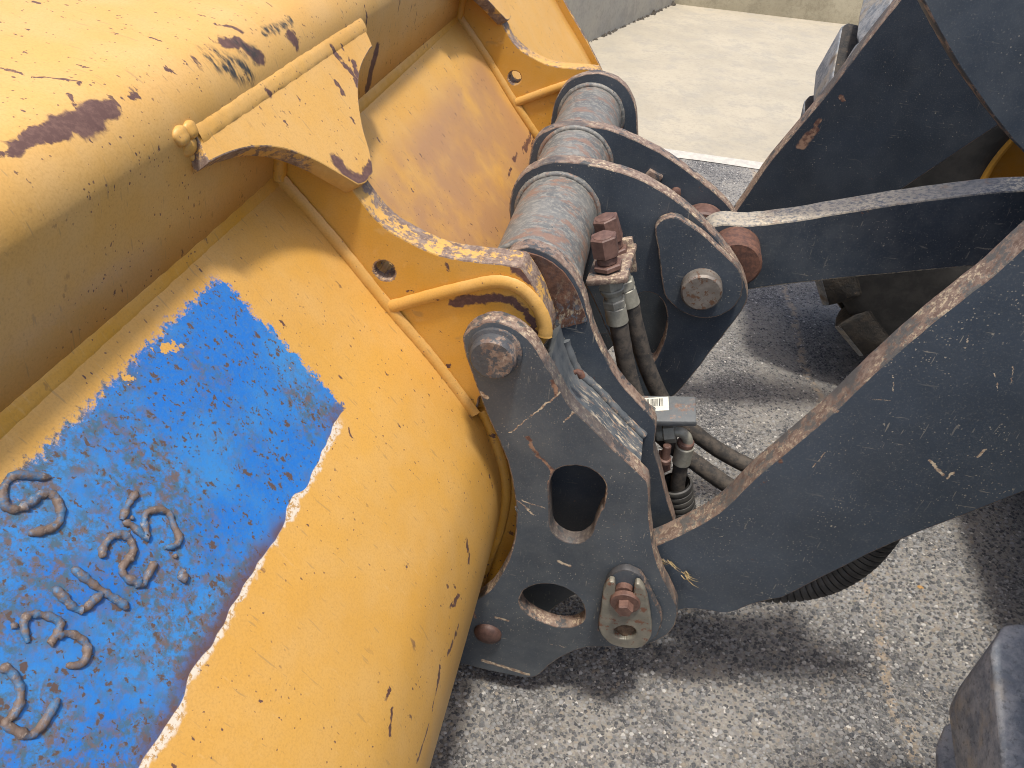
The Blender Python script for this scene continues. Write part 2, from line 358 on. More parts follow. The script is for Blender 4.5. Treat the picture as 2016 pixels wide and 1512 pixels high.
def asphalt_mat():
    g = G('worn_asphalt')
    wb = g.vm('SUBTRACT', g.noise(160, 2, 0.6, color=True), (0.5, 0.5, 0.5))
    wv = g.vm('ADD', g.pos, g.vm('SCALE', wb, 0.006))
    v1 = g.vor(98, wv); ve = g.vor(98, wv, 'DISTANCE_TO_EDGE'); v2 = g.vor(230, wv)
    s1 = g.new('ShaderNodeSeparateColor'); g.t.links.new(v1.outputs['Color'], s1.inputs[0])
    s2 = g.new('ShaderNodeSeparateColor'); g.t.links.new(v2.outputs['Color'], s2.inputs[0])
    stone = g.mix(g.ramp(s1.outputs[0], 0.1, 1.0), (0.055, 0.058, 0.065), (0.28, 0.272, 0.26))
    stone = g.mix(g.math('GREATER_THAN', s1.outputs[1], 0.93), stone, (0.52, 0.49, 0.45))
    dustm = g.ramp(g.noise(3.2, 5, 0.68), 0.36, 0.60)
    grit = g.mix(s2.outputs[0], (0.040, 0.040, 0.043), (0.24, 0.23, 0.215))
    grit = g.mix(g.mul(dustm, 0.60), grit, (0.31, 0.288, 0.25))
    big = g.math('GREATER_THAN', s1.outputs[2], 0.30)
    body = g.mul(big, g.ramp(g.math('SUBTRACT', ve.outputs['Distance'], g.mul(s1.outputs[1], 0.10)), 0.02, 0.10))
    c = g.mix(body, grit, stone)
    c = g.mix(g.mul(g.mul(dustm, g.ramp(g.noise(45, 4, 0.7), 0.46, 0.70)), 0.50), c, (0.33, 0.31, 0.27))
    wl = g.sep(g.warp(0.10, 5)); ln = g.math('ABSOLUTE', g.math('SUBTRACT', wl[0], g.math('MULTIPLY_ADD', wl[1], -0.05, 0.90)))
    tr = g.mul(g.ramp(ln, 0.022, 0.004), g.ramp(g.noise(45, 4, 0.7), 0.42, 0.58))
    c = g.mix(g.mul(tr, 0.75), c, (0.38, 0.30, 0.21))
    h = g.math('MULTIPLY_ADD', body, 0.7, g.mul(s2.outputs[1], 0.3))
    return g.out(c, 0.82, 0, h, 0.7, 0.004, 0.35)
MAT['asphalt'] = asphalt_mat()
def stone_mat():
    g = G('asphalt_stones'); a = g.new('ShaderNodeAttribute', attribute_name='tint')
    n = g.noise(260, 2, 0.6); c = g.mix(g.ramp(n, 0.4, 0.8), a.outputs['Color'], (0.30, 0.28, 0.25))
    c = g.mix(0.45, c, a.outputs['Color'])
    return g.out(c, 0.75, 0, n, 0.3, 0.001, 0.4)
MAT['stones'] = stone_mat()

def concrete_mat(name, c1, c2, c3):
    g = G(name)
    c = g.mix(g.ramp(g.noise(1.6, 6, 0.65), 0.35, 0.65), c1, c2)
    c = g.mix(g.mul(g.ramp(g.noise(5, 7, 0.80), 0.46, 0.62), 0.55), c, c3)
    c = g.mix(g.mul(g.ramp(g.noise(40, 6, 0.75), 0.45, 0.7), 0.35), c, tuple(v * 0.72 for v in c1))
    c = g.mix(g.mul(g.spots(6, 0.06, 0.4, None, 0.6, 40), 0.6), c, (0.16, 0.13, 0.10))
    return g.out(c, 0.9, 0, g.noise(60, 6, 0.7), 0.35, 0.006)
MAT['slab'] = concrete_mat('tan_concrete_slab', (0.36, 0.32, 0.245), (0.42, 0.37, 0.28), (0.31, 0.29, 0.245))
MAT['wall'] = concrete_mat('grey_concrete_wall', (0.30, 0.285, 0.25), (0.36, 0.33, 0.27), (0.24, 0.22, 0.19))
MAT['wall2'] = concrete_mat('buff_concrete_wall', (0.36, 0.315, 0.215), (0.42, 0.37, 0.26), (0.27, 0.235, 0.16))
MAT['soil'] = simple('dark_joint_dirt', (0.05, 0.042, 0.032), (0.10, 0.085, 0.065), 40, 0.95, 0, 0.8, 0.01)
MAT['mortar'] = simple('pale_mortar', (0.42, 0.40, 0.36), (0.52, 0.49, 0.43), 30, 0.9, 0, 0.6, 0.004)

# ------------------------------------------------------------------ object helpers
def tag(o, label=None, cat=None, group=None, kind=None):
    if label: o['label'] = label
    if cat: o['category'] = cat
    if group: o['group'] = group
    if kind: o['kind'] = kind
    return o
WLOC = {}
def empty(name, loc, label, cat, group=None):
    o = bpy.data.objects.new(name, None); col.objects.link(o); o.location = loc; o.empty_display_size = 0.1
    WLOC[o.name] = Vector(loc); return tag(o, label, cat, group)
def adopt(o, parent):
    """parent o while its mesh keeps world coordinates"""
    o.parent = parent
    if parent.name in WLOC: o.matrix_parent_inverse = Matrix.Translation(WLOC[parent.name]).inverted()
    return o
def link(name, me, mats, parent=None, smooth=35):
    for m in (mats if isinstance(mats, (list, tuple)) else [mats]): me.materials.append(MAT[m] if isinstance(m, str) else m)
    if smooth:
        for p in me.polygons: p.use_smooth = True
        me.set_sharp_from_angle(angle=math.radians(smooth))
    o = bpy.data.objects.new(name, me); col.objects.link(o)
    if parent is not None: adopt(o, parent)
    return o
def mesh(name, verts, faces):
    me = bpy.data.meshes.new(name); me.from_pydata([tuple(v) for v in verts], [], faces); me.update(); return me

def prism(name, loops, frame, th, mats, parent=None, bevel=0.002, smooth=40):
    """flat outline (first loop) with holes, given thickness: frame maps (u, v, w) to world"""
    cu = bpy.data.curves.new(name, 'CURVE'); cu.dimensions = '2D'; cu.fill_mode = 'BOTH'
    cu.extrude = max(th / 2 - bevel, 0.0005); cu.bevel_depth = bevel; cu.bevel_resolution = 1; cu.offset = -bevel
    for lp in loops:
        sp = cu.splines.new('POLY'); sp.points.add(len(lp) - 1); sp.use_cyclic_u = True
        for k, p in enumerate(lp): sp.points[k].co = (p[0], p[1], 0, 1)
    ob = bpy.data.objects.new(name, cu); col.objects.link(ob)
    bpy.context.view_layer.update()
    me = bpy.data.meshes.new_from_object(ob.evaluated_get(bpy.context.evaluated_depsgraph_get()))
    bpy.data.objects.remove(ob); bpy.data.curves.remove(cu)
    if isinstance(mats, (list, tuple)) and len(mats) > 1:
        side = [abs(p.normal.z) < 0.95 for p in me.polygons]
    else: side = None
    me.materials.clear()
    for v in me.vertices: v.co = frame(v.co.x, v.co.y, v.co.z)
    me.name = name; me.update()
    # orientation check: frame may mirror
    o = link(name, me, mats, parent, smooth)
    if side:
        for p, s in zip(me.polygons, side): p.material_index = 1 if s else 0
    return o
def plate(name, pts, y, th, mats, parent=None, holes=(), bevel=0.002, sub=5, jit=0.0006, world=False):
    """plate standing in a plane of constant y; outline traced on its near face"""
    def loop(ps):
        q = [tuple(aty(p[0], p[1], y)[[0, 2]]) + tuple(p[2:]) for p in ps] if not world else ps
        return [(a[0] + random.uniform(-jit, jit), a[1] + random.uniform(-jit, jit)) for a in crom(q, True, sub)]
    yc = y + th / 2
    return prism(name, [loop(pts)] + [loop(h) for h in holes], lambda u, v, w: Vector((u, yc - w, v)), th, mats, parent, bevel)

def frames(path):
    P = [Vector(p) for p in path]; T = []
    for i in range(len(P)):
        T.append((P[min(i + 1, len(P) - 1)] - P[max(i - 1, 0)]).normalized())
    n = T[0].orthogonal().normalized(); out = []
    for i, t in enumerate(T):
        if i: 
            q = T[i - 1].rotation_difference(t); n = q @ n
        n = (n - t * n.dot(t)).normalized(); out.append((P[i], n, t.cross(n)))
    return out
def tube(name, path, r, mat, parent=None, sides=10, lump=0.0, flat=None, caps=True, smooth=60, seed=0):
    rnd = random.Random(seed + len(path)); vs = []; fs = []
    fr = frames(path); n = len(fr)
    for i, (p, a, b) in enumerate(fr):
        rr = (r[i] if isinstance(r, (list, tuple)) else r) * (1 + (rnd.uniform(-lump, lump) if lump else 0))
        for k in range(sides):
            t = 2 * math.pi * k / sides; d = a * math.cos(t) + b * math.sin(t)
            v = p + d * rr * (1 + (rnd.uniform(-lump, lump) * 0.4 if lump else 0))
            if flat is not None:
                nrm, f = flat; off = (v - p).dot(nrm); v = v - nrm * off * (1 - f)
            vs.append(v)
    for i in range(n - 1):
        for k in range(sides):
            fs.append((i * sides + k, i * sides + (k + 1) % sides, (i + 1) * sides + (k + 1) % sides, (i + 1) * sides + k))
    if caps: fs += [tuple(range(sides))[::-1], tuple((n - 1) * sides + k for k in range(sides))]
    return link(name, mesh(name, vs, fs), mat, parent, smooth)
def lathe(name, o, axis, prof, mat, parent=None, sides=32, smooth=35, rot=0.0, caps=True):
    """surface of revolution: prof = [(distance along axis, radius)...]"""
    o = Vector(o); ax = Vector(axis).normalized(); a = ax.orthogonal().normalized()
    if abs(ax.y) > 0.9: a = Vector((1, 0, 0))
    b = ax.cross(a); vs = []; fs = []
    for d, r in prof:
        for k in range(sides):
            t = 2 * math.pi * k / sides + rot
            vs.append(o + ax * d + (a * math.cos(t) + b * math.sin(t)) * max(r, 1e-5))
    m = len(prof)
    for i in range(m - 1):
        for k in range(sides):
            fs.append((i * sides + k, i * sides + (k + 1) % sides, (i + 1) * sides + (k + 1) % sides, (i + 1) * sides + k))
    if caps: fs += [tuple(range(sides))[::-1], tuple((m - 1) * sides + k for k in range(sides))]
    me = mesh(name, vs, fs)
    bm = bmesh.new(); bm.from_mesh(me); bmesh.ops.recalc_face_normals(bm, faces=bm.faces); bm.to_mesh(me); bm.free()
    return link(name, me, mat, parent, smooth)
def box(name, c8, mat, parent=None, bevel=0.002):
    me = mesh(name, c8, [(0, 1, 2, 3), (7, 6, 5, 4), (0, 4, 5, 1), (1, 5, 6, 2), (2, 6, 7, 3), (3, 7, 4, 0)])
    bm = bmesh.new(); bm.from_mesh(me); bmesh.ops.recalc_face_normals(bm, faces=bm.faces)
    if bevel: bmesh.ops.bevel(bm, geom=bm.edges[:], offset=bevel, segments=2, affect='EDGES', profile=0.5)
    bm.to_mesh(me); bm.free(); return link(name, me, mat, parent, 30)
def shifted(o, dv, parent, name=None):
    """copy of a part (and of its sub-parts), moved by dv"""
    c = o.copy(); col.objects.link(c); c.parent = parent; c.matrix_parent_inverse = o.matrix_parent_inverse.copy()
    c.location = Vector(o.location) + Vector(dv)
    for ch in list(o.children):
        d = ch.copy(); col.objects.link(d); d.parent = c; d.matrix_parent_inverse = ch.matrix_parent_inverse.copy()
    return c

GZ = -0.05      # level of the asphalt
# ================================================================== setting
def ground_sheet(name, rects, z, mat, kind='structure', label=None):
    vs = []; fs = []
    for x0, x1, y0, y1 in rects:
        i = len(vs); vs += [(x0, y0, z), (x1, y0, z), (x1, y1, z), (x0, y1, z)]; fs.append((i, i + 1, i + 2, i + 3))
    o = link(name, mesh(name, vs, fs), mat, None, 0); o['kind'] = kind
    if label: o['label'] = label
    return o
ground_sheet('asphalt_ground', [(-150, 150, -150, 150)], GZ, 'asphalt')
# loose-looking aggregate standing proud of the binder close to the machine
def aggregate():
    rs = np.random.RandomState(4); sp = 0.0085; x0, x1, y0, y1 = -0.35, 1.45, 0.45, 2.1
    gx, gy = np.meshgrid(np.arange(x0, x1, sp), np.arange(y0, y1, sp)); n = gx.size
    cx = gx.ravel() + rs.uniform(-.45, .45, n) * sp; cy = gy.ravel() + rs.uniform(-.45, .45, n) * sp
    dn = np.sin(cx * 7.1 + 1.3 * np.sin(cy * 5)) * np.sin(cy * 6.3 + cx * 2) ; fade = np.clip((2.1 - cy) / 0.7, 0, 1) * np.clip((cx + .35) / .1, 0, 1)
    keep = rs.rand(n) < (0.86 - 0.18 * dn) * fade; cx = cx[keep]; cy = cy[keep]; n = len(cx)
    r = sp * (.26 + .56 * rs.rand(n) ** 1.4); k = 6; V = np.zeros((n, 2 * k + 1, 3)); ph = rs.rand(n) * 6.28; ec = rs.uniform(.6, 1.0, n)
    hgt = r * rs.uniform(.40, .95, n); tx = rs.uniform(-.35, .35, n); ty = rs.uniform(-.35, .35, n)
    for i in range(k):
        a = ph + i * 2 * np.pi / k + rs.uniform(-.3, .3, n); rr_ = r * rs.uniform(.8, 1.15, n)
        for lay, f, hh in ((0, 1.0, -0.15), (1, .74, .8)):
            ux = np.cos(a) * rr_ * f; uy = np.sin(a) * rr_ * f * ec
            V[:, lay * k + i, 0] = cx + ux; V[:, lay * k + i, 1] = cy + uy
            V[:, lay * k + i, 2] = hgt * hh + (ux * tx + uy * ty) * (lay * 1.0)
    V[:, 2 * k, 0] = cx; V[:, 2 * k, 1] = cy; V[:, 2 * k, 2] = hgt
    V[:, :, 2] += GZ
    F = []
    for i in range(k):
        j = (i + 1) % k; F += [(i, j, k + j), (i, k + j, k + i), (k + i, k + j, 2 * k)]
    F = np.array(F); idx = (np.arange(n)[:, None, None] * (2 * k + 1) + F[None]).reshape(-1, 3)
    me = bpy.data.meshes.new('asphalt_aggregate'); me.vertices.add(V.shape[0] * V.shape[1]); me.vertices.foreach_set('co', V.ravel())
    me.loops.add(idx.size); me.loops.foreach_set('vertex_index', idx.ravel().astype(np.int32)); me.polygons.add(len(idx))
    me.polygons.foreach_set('loop_start', np.arange(0, idx.size, 3, dtype=np.int32)); me.polygons.foreach_set('loop_total', np.full(len(idx), 3, dtype=np.int32))
    me.update(calc_edges=True)
    g = rs.rand(n) ** 1.8; base = np.stack([.050 + .29 * g, .054 + .285 * g, .062 + .27 * g], 1)
    white = rs.rand(n) > .972; base[white] = (.48, .465, .44); tan = rs.rand(n) > .93; base[tan] = (.26, .225, .18)
    ca = me.color_attributes.new('tint', 'FLOAT_COLOR', 'POINT'); cc = np.ones((n, 2 * k + 1, 4)); cc[:, :, :3] = base[:, None]
    ca.data.foreach_set('color', cc.ravel())
    o = link('asphalt_aggregate', me, 'stones', None, 0); o['kind'] = 'stuff'; o['label'] = 'grey and pale stones standing out of the worn asphalt'
aggregate()
# concrete apron inside the bay
WA = (0.09, 8.605); WB = (-1.67, 3.5)
bm_v = [(-1.95, 4.47), (6.7, 4.495), (6.7, 8.75), (-1.95, 8.75)]
sl = link('concrete_slab', mesh('concrete_slab', [(x, y, GZ + 0.012) for x, y in bm_v] + [(x, y, GZ - 0.1) for x, y in bm_v],
          [(0, 1, 2, 3), (0, 4, 5, 1), (1, 5, 6, 2), (2, 6, 7, 3), (3, 7, 4, 0)]), 'slab', None, 0); sl['kind'] = 'structure'
mp = [(-1.95 + 8.6 * i / 60, 4.44 + 0.004 * math.sin(i * 2.1) + random.uniform(-.012, .012)) for i in range(61)]
ms = link('mortar_strip', mesh('mortar_strip', [(x, y - 0.05, GZ + 0.004) for x, y in mp] + [(x, 4.48, GZ + 0.014) for x, y in mp],
          [(i, i + 1, 62 + i, 61 + i) for i in range(60)]), 'mortar', None, 0); ms['kind'] = 'structure'
def wall(name, a, b, h, th, mat, label):
    a = Vector((*a, GZ)); b = Vector((*b, GZ)); d = (b - a).normalized(); n = Vector((-d.y, d.x, 0)) * th; up = Vector((0, 0, h))
    L = (b - a).length; k = max(2, int(L / 0.12)); vs = []; fs = []
    for i in range(k + 1):
        p = a + d * (L * i / k); j = Vector((0, 0, random.uniform(-.006, .006)))
        w = n.normalized() * random.uniform(-.004, .004)
        vs += [p + w - Vector((0, 0, .05)), p + w + up * 0.94, p + up * 1.0 + j + n * 0.06, p + n + up, p + n]
    for i in range(k):
        for q in range(4): fs.append((i * 5 + q, i * 5 + q + 1, i * 5 + 6 + q, i * 5 + 5 + q))
    fs += [(0, 1, 2, 3, 4), tuple(k * 5 + q for q in (4, 3, 2, 1, 0))]
    me = mesh(name, vs, fs); bm = bmesh.new(); bm.from_mesh(me); bmesh.ops.recalc_face_normals(bm, faces=bm.faces); bm.to_mesh(me); bm.free()
    return tag(link(name, me, mat, None, 30), label, 'wall')
wall('concrete_wall', (0.0, 8.605), (6.7, 8.63), 0.42, 0.25, 'wall2', 'low buff concrete wall closing the rear of the pale concrete slab')
wall('concrete_wall', (-1.67, 3.5), (0.103, 8.62), 1.1, 0.25, 'wall', 'grey concrete wall running beside the slab past the bucket end')
# line of dirt and moss in the wall joint
vs = []; fs = []; rnd = random.Random(3)
for i in range(260):
    t = rnd.random(); p = Vector((*WB, GZ)).lerp(Vector((*WA, GZ)), t); r = rnd.uniform(0.006, 0.03) * (2.0 if rnd.random() < .08 else 1)
    c = p + Vector((rnd.uniform(0.0, .022), rnd.uniform(-.02, .02), 0.012)); i0 = len(vs); m = 6
    for k in range(m):
        a = 2 * math.pi * k / m; vs.append(c + Vector((math.cos(a) * r * rnd.uniform(.6, 1.2) * .7, math.sin(a) * r * rnd.uniform(.7, 1.6), 0)))
    vs.append(c + Vector((0, 0, r * 0.7)))
    for k in range(m): fs.append((i0 + k, i0 + (k + 1) % m, i0 + m))
jd = link('joint_dirt', mesh('joint_dirt', vs, fs), 'soil', None, 50); jd['kind'] = 'stuff'; jd['label'] = 'dark dirt and moss along the foot of the grey wall'

# ================================================================== bucket
Y0 = 0.894; TH0 = 0.03            # outer side plate of the coupler
YH = 0.955; THH = 0.05            # hook plate of the bucket
DY = 1.045                        # spacing of the two hooks
BN, BF = -0.10, 3.03              # bucket ends
bucket = empty('loader_bucket', (-0.9, 1.5, GZ), 'yellow loader bucket lying with its back towards the coupler, blue painted patch with welded figures', 'bucket')
prof_px = [(545, 350), (650, 470), (760, 605), (850, 710), (930, 815), (965, 880), (985, 960), (978, 1040), (950, 1120), (920, 1200)]
PROF = [tuple(aty(p[0], p[1], YH)[[0, 2]]) for p in prof_px]
low = [(-0.235, 0.065), (-0.31, -0.012), (-0.42, -0.022), (-1.75, -0.024)]
SHELL = [tuple(v) for v in crom([PROF[0] + (True,)] + PROF[1:] + low[:2] + [low[2] + (True,), low[3]], False, 8)]
seam = PROF[0]; wtop = tuple(aty(550, 150, YH)[[0, 2]])
# wall, roll and top of the upper beam
rr = 0.075; beam = [seam, (seam[0] * .5 + wtop[0] * .5, seam[1] * .5 + wtop[1] * .5), wtop]
wd = Vector((wtop[0] - seam[0], wtop[1] - seam[1])).normalized(); nl = Vector((-wd.y, wd.x))   # nl points towards -x
cen = Vector(wtop) + Vector((-rr, 0)); a0 = 0.0; tilt = math.radians(9)
a1 = math.pi / 2 - tilt
for k in range(1, 17):
    a = a0 + (a1 - a0) * k / 16; beam.append((cen.x + rr * math.cos(a), cen.y + rr * math.sin(a)))
lx, lz = beam[-1]
for d in (0.2, 0.5, 0.95): beam.append((lx - d * math.cos(tilt), lz + d * math.sin(tilt)))
def hit(px, py, poly):
    """point where the pixel's ray meets the swept profile"""
    d = ray(px, py); best = None
    for a, b in zip(poly[:-1], poly[1:]):
        A = np.array([[d[0], -(b[0] - a[0])], [d[2], -(b[1] - a[1])]]); r = np.array([a[0] - CAM[0], a[1] - CAM[2]])
        if abs(np.linalg.det(A)) < 1e-12: continue
        t, u = np.linalg.solve(A, r)
        if -0.02 <= u <= 1.02 and t > 0 and (best is None or t < best[0]): best = (t, Vector(CAM + d * t))
    return best[1]
def sweep(name, poly, y0, y1, mat, parent, th, ny=24, dent=0.0015, smooth=40, flip=False):
    vs = []; fs = []; m = len(poly); rnd = random.Random(len(poly))
    for j in range(ny + 1):
        y = y0 + (y1 - y0) * j / ny
        for (x, z) in poly: vs.append((x + math.sin(y * 5.1 + z * 9) * dent, y, z + math.sin(y * 3.7 + x * 11) * dent))
    for j in range(ny):
        for i in range(m - 1):
            f = (j * m + i, j * m + i + 1, (j + 1) * m + i + 1, (j + 1) * m + i); fs.append(f[::-1] if flip else f)
    o = link(name, mesh(name, vs, fs), mat, parent, smooth)
    md = o.modifiers.new('thickness', 'SOLIDIFY'); md.thickness = th; md.offset = -1; return o
marks_beam = []; black = []
def bmk(a, b, r): marks_beam.append((hit(*a, beam), hit(*b, beam), r))
bmk((30, 290), (120, 250), .007); bmk((110, 255), (215, 212), .010); bmk((150, 245), (185, 232), .014)
bmk((255, 190), (265, 182), .004); bmk((425, 45), (475, 58), .004); bmk((135, 190), (145, 205), .004)
bmk((0, 132), (80, 155), .0025); bmk((80, 155), (160, 165), .0025); bmk((575, 70), (585, 85), .011)
bmk((440, 82), (480, 88), .008); bmk((490, 97), (515, 112), .010); bmk((720, 15), (722, 55), .003); bmk((0, 310), (25, 297), .005)
bmk((725, 170), (742, 100), .014); bmk((330, 140), (345, 145), .004)
for a, b, r in (((415, 105), (490, 148), .014), ((430, 120), (480, 140), .016), ((475, 90), (500, 105), .012), ((520, 62), (575, 38), .006)):
    black.append((hit(*a, beam), hit(*b, beam), r))
MAT['beam'] = yellow('yellow_paint_beam', 0.45, 1.6, marks_beam, 0.0, False, black)
marks_shell = []
def smk(a, b, r): marks_shell.append((hit(*a, SHELL), hit(*b, SHELL), r * (.55 if a[1] > 600 else 1)))
smk((918, 1065), (922, 1105), .008); smk((885, 1200), (905, 1170), .006); smk((850, 1390), (868, 1300), .006)
smk((880, 1290), (900, 1235), .007); smk((765, 1445), (770, 1400), .006); smk((760, 1370), (768, 1350), .006)
smk((820, 1500), (850, 1400), .006); smk((690, 845), (694, 858), .004); smk((800, 1120), (803, 1100), .003)
smk((1012, 318), (1018, 300), .005); smk((1035, 295), (1046, 262), .006); smk((1046, 285), (1052, 268), .004); smk((1030, 300), (1034, 280), .003); smk((1000, 345), (1006, 330), .003)
MAT['shell'] = yellow('yellow_paint_shell', 0.22, 0.9, marks_shell, 0.0, True)
# the sheet is rust-stained in the bay between the hooks: a second sheet section with the same profile
shell = sweep('back_shell', SHELL, BN, BF, 'shell', bucket, 0.022, 40)
beam_o = sweep('top_beam', beam, BN, BF, 'beam', bucket, 0.02, 40, flip=True)
# end plates
for yy in (BN - 0.012, BF - 0.012):
    pts = [(x - 0.0, z) for x, z in SHELL[::4]] + [(-1.75, -0.03), (-1.62, 1.2)] + [(p[0], p[1]) for p in beam[::-1][::3]]
    out = []
    ctr = Vector((-0.9, 0.65))
    for p in pts:
        v = Vector(p); dv = (v - ctr); out.append(tuple(v + dv.normalized() * 0.022))
    out = [(x, max(z, GZ + 0.002)) for x, z in out]
    o = prism('end_plate', [out], lambda u, v, w, yy=yy: Vector((u, yy + 0.012 - w, v)), 0.024, ['yellow', 'edge_yellow'], bucket, 0.002)
# seam weld between beam and shell
def swept(p, off=(0, 0)): return lambda y: (p[0] + off[0], y, p[1] + off[1])
def weld(name, pts, r, parent, seed=0, mat='yellow', lump=0.16, flat=None, taper=False):
    """lumpy bead along a polyline, resampled to small steps"""
    P = [Vector(p) for p in pts]; out = []
    for a, b in zip(P[:-1], P[1:]):
        k = max(1, int((b - a).length / 0.006))
        for i in range(k): out.append(a.lerp(b, i / k))
    out.append(P[-1])
    if taper:
        n = len(out); rl = []
        for i in range(n):
            e = min(i, n - 1 - i) * .006; rl.append(r * (.45 + .55 * min(1, (e / .011) ** .6)) * (1 + .13 * math.sin(i * 1.9 + seed) + .10 * math.sin(i * .55 + 2 * seed)))
        r = rl
    return tube(name, out, r, mat, parent, 8 if not taper else 10, lump, flat, True, 60, seed)
def fillet(name, y0, y1, pa, pb, mat, parent, bulge=.003, seed=0, step=.007):
    """flat run of weld metal between two edges that both run along y, rippled like a hand-laid bead"""
    rnd = random.Random(seed); pa = Vector((pa[0], 0, pa[1])); pb = Vector((pb[0], 0, pb[1])); d = pb - pa; nn = d.cross(Vector((0, 1, 0))).normalized()
    if nn.x < 0: nn = -nn
    vs = []; fs = []; n = max(3, int((y1 - y0) / step)); m = 6; ph = 0
    for j in range(n + 1):
        y = y0 + (y1 - y0) * j / n; wv = .0005 * math.sin(j * 1.15 + 2 * math.sin(j * .13)) + rnd.uniform(-.0004, .0004); wob = rnd.uniform(-.07, .07)
        for i in range(m):
            t = i / (m - 1); e = math.sin(math.pi * t)
            p = pa + d * (t + (wob if i in (0, m - 1) else 0) * (1 if i else -1)) + nn * (bulge * e + wv * e - (.002 if i in (0, m - 1) else 0)); vs.append((p.x, y + .002 * e, p.z))
    for j in range(n):
        for i in range(m - 1): fs.append((j * m + i, j * m + i + 1, (j + 1) * m + i + 1, (j + 1) * m + i))
    me = mesh(name, vs, fs); bm = bmesh.new(); bm.from_mesh(me); bmesh.ops.recalc_face_normals(bm, faces=bm.faces); bm.to_mesh(me); bm.free()
    return link(name, me, mat, parent, 80)
sdir = (Vector(PROF[1]) - Vector(PROF[0])).normalized()
fillet('seam_weld', BN + .02, BF - .02, (seam[0] + .001, seam[1] + .012), tuple(Vector(seam) + sdir * .013), 'yellow', bucket, .0, 3)


# hook plates
hook_top = [(705, 384), (724, 411), (751, 441), (781, 462), (826, 486), (864, 501), (913, 511), (977, 518), (1027, 525, True),
            (1039, 542), (1058, 572), (1073, 609), (1083, 640), (1084, 658), (1076, 676), (1050, 700), (1000, 735), (960, 770), (944, 785), (938, 808), (928, 816, True)]
inner = [(p[0] - 8, p[1] + 6) for p in [(850, 710), (760, 605), (650, 470)]]
hook_pts = [(700, 378, True)] + hook_top[1:] + inner + [(540, 352, True), (548, 290), (553, 190, True), (600, 262), (655, 325)]
hm = []
def hmk(a, b, r): hm.append((Vector(aty(*a, YH)), Vector(aty(*b, YH)), r))
hmk((895, 596), (960, 586), .009); hmk((960, 586), (1010, 592), .009); hmk((1010, 592), (1035, 615), .007); hmk((1035, 615), (1055, 660), .006)
hmk((1012, 530), (1030, 545), .006); hmk((1030, 545), (1045, 560), .004); hmk((877, 522), (880, 530), .005); hmk((1052, 592), (1054, 600), .003)
hmk((725, 395), (735, 420), .006); hmk((880, 715), (882, 722), .003)
MAT['hook'] = yellow('yellow_paint_hook', 0.0, 0.8, hm)
hc = aty(757, 533, YH); hole = [(hc[0] + .0165 * math.cos(t * math.pi / 8), hc[2] + .0165 * math.sin(t * math.pi / 8)) for t in range(16)]
hp2 = [tuple(aty(p[0], p[1], YH)[[0, 2]]) + tuple(p[2:]) for p in hook_pts]
hook = plate('hook_plate', hp2, YH, THH, ['hook', 'edge_yellow'], bucket, [hole], 0.003, 5, .0006, True)
bar = [aty(x, y, YH - .004) for x, y in crom([(770, 604), (832, 587), (907, 568), (971, 555), (1009, 560), (1039, 579), (1062, 609), (1073, 640), (1073, 662)], False, 6)]
weld('weld_bar', bar, .0115, hook, 5, 'lip', .04, (Vector((0, 1, 0)), .55))
fil = [(p[0] + .004, YH - .003, p[1] + .004) for p in crom(PROF[:5], False, 6)]
weld('fillet_weld', fil, .0125, hook, 6, 'lip', .05, (Vector((0, 1, 0)), .55))
weld('fillet_weld', [aty(548, 350, YH - .004), aty(551, 300, YH - .004), aty(556, 230, YH - .004)], .012, hook, 7, 'yellow', .08)
# lower rib carrying on under the hook, with its bead
rib_px = [(938, 815), (965, 880), (985, 960), (978, 1040), (950, 1120), (915, 1210)]
rib_in = [tuple(aty(p[0], p[1], YH)[[0, 2]]) for p in rib_px]
rib = [(x - .006, z) for x, z in rib_in] + [(-0.14, 0.20), (-0.085, 0.32), (-0.065, 0.5), (-0.075, 0.66), (-0.13, 0.80), (-0.19, 0.80)]
rib_o = plate('lower_rib', rib, YH + .022, .028, ['yellow', 'edge_yellow'], bucket, (), .002, 5, .0004, True)
weld('rib_weld', [(x + .006, YH + .018, z) for x, z in [tuple(v) for v in crom(rib_in, False, 6)]], .011, rib_o, 9, 'yellow', .07)

# wing gusset on top of each hook, its plane runs from the beam down to the hook
wb = Vector((*wtop, 0)); tipxz = aty(712, 362, YH)[[0, 2]]
wpoly = [wtop, (tipxz[0] + (tipxz[0] - wtop[0]) * .1, tipxz[1] + (tipxz[1] - wtop[1]) * .1)]
wpoly = [(wtop[0] - (tipxz[0] - wtop[0]) * .12, wtop[1] - (tipxz[1] - wtop[1]) * .12)] + wpoly
wing_px = [(378, 252, True), (411, 320, True), (455, 300), (505, 289), (560, 293), (620, 315), (665, 340), (706, 364, True), (722, 358), (735, 338, True), (729, 300), (716, 255),
           (708, 210), (706, 165), (712, 130), (727, 100), (734, 92, True), (724, 68), (708, 42, True)]
wdir = Vector((tipxz[0] - wtop[0], 0, tipxz[1] - wtop[1])).normalized(); wnor = Vector((0, 1, 0)).cross(wdir); 
if wnor.z < 0: wnor = -wnor
wl = []
for p in wing_px:
    h = hit(p[0], p[1], wpoly); wl.append(((h - Vector((wtop[0], 0, wtop[1]))).dot(wdir), h.y) + tuple(p[2:]))
wm = []
def wmk(a, b, r): wm.append((hit(*a, wpoly), hit(*b, wpoly), r))
wmk((650, 95), (690, 140), .006); wmk((690, 140), (705, 170), .006); wmk((668, 90), (690, 120), .003); wmk((700, 125), (703, 150), .006)
wmk((665, 320), (690, 350), .012); wmk((690, 350), (715, 355), .010); wmk((715, 355), (732, 325), .007); wmk((663, 165), (675, 185), .0045)
wmk((690, 230), (697, 242), .0035); wmk((520, 178), (528, 184), .006); wmk((563, 243), (566, 252), .003); wmk((495, 288), (510, 287), .003)
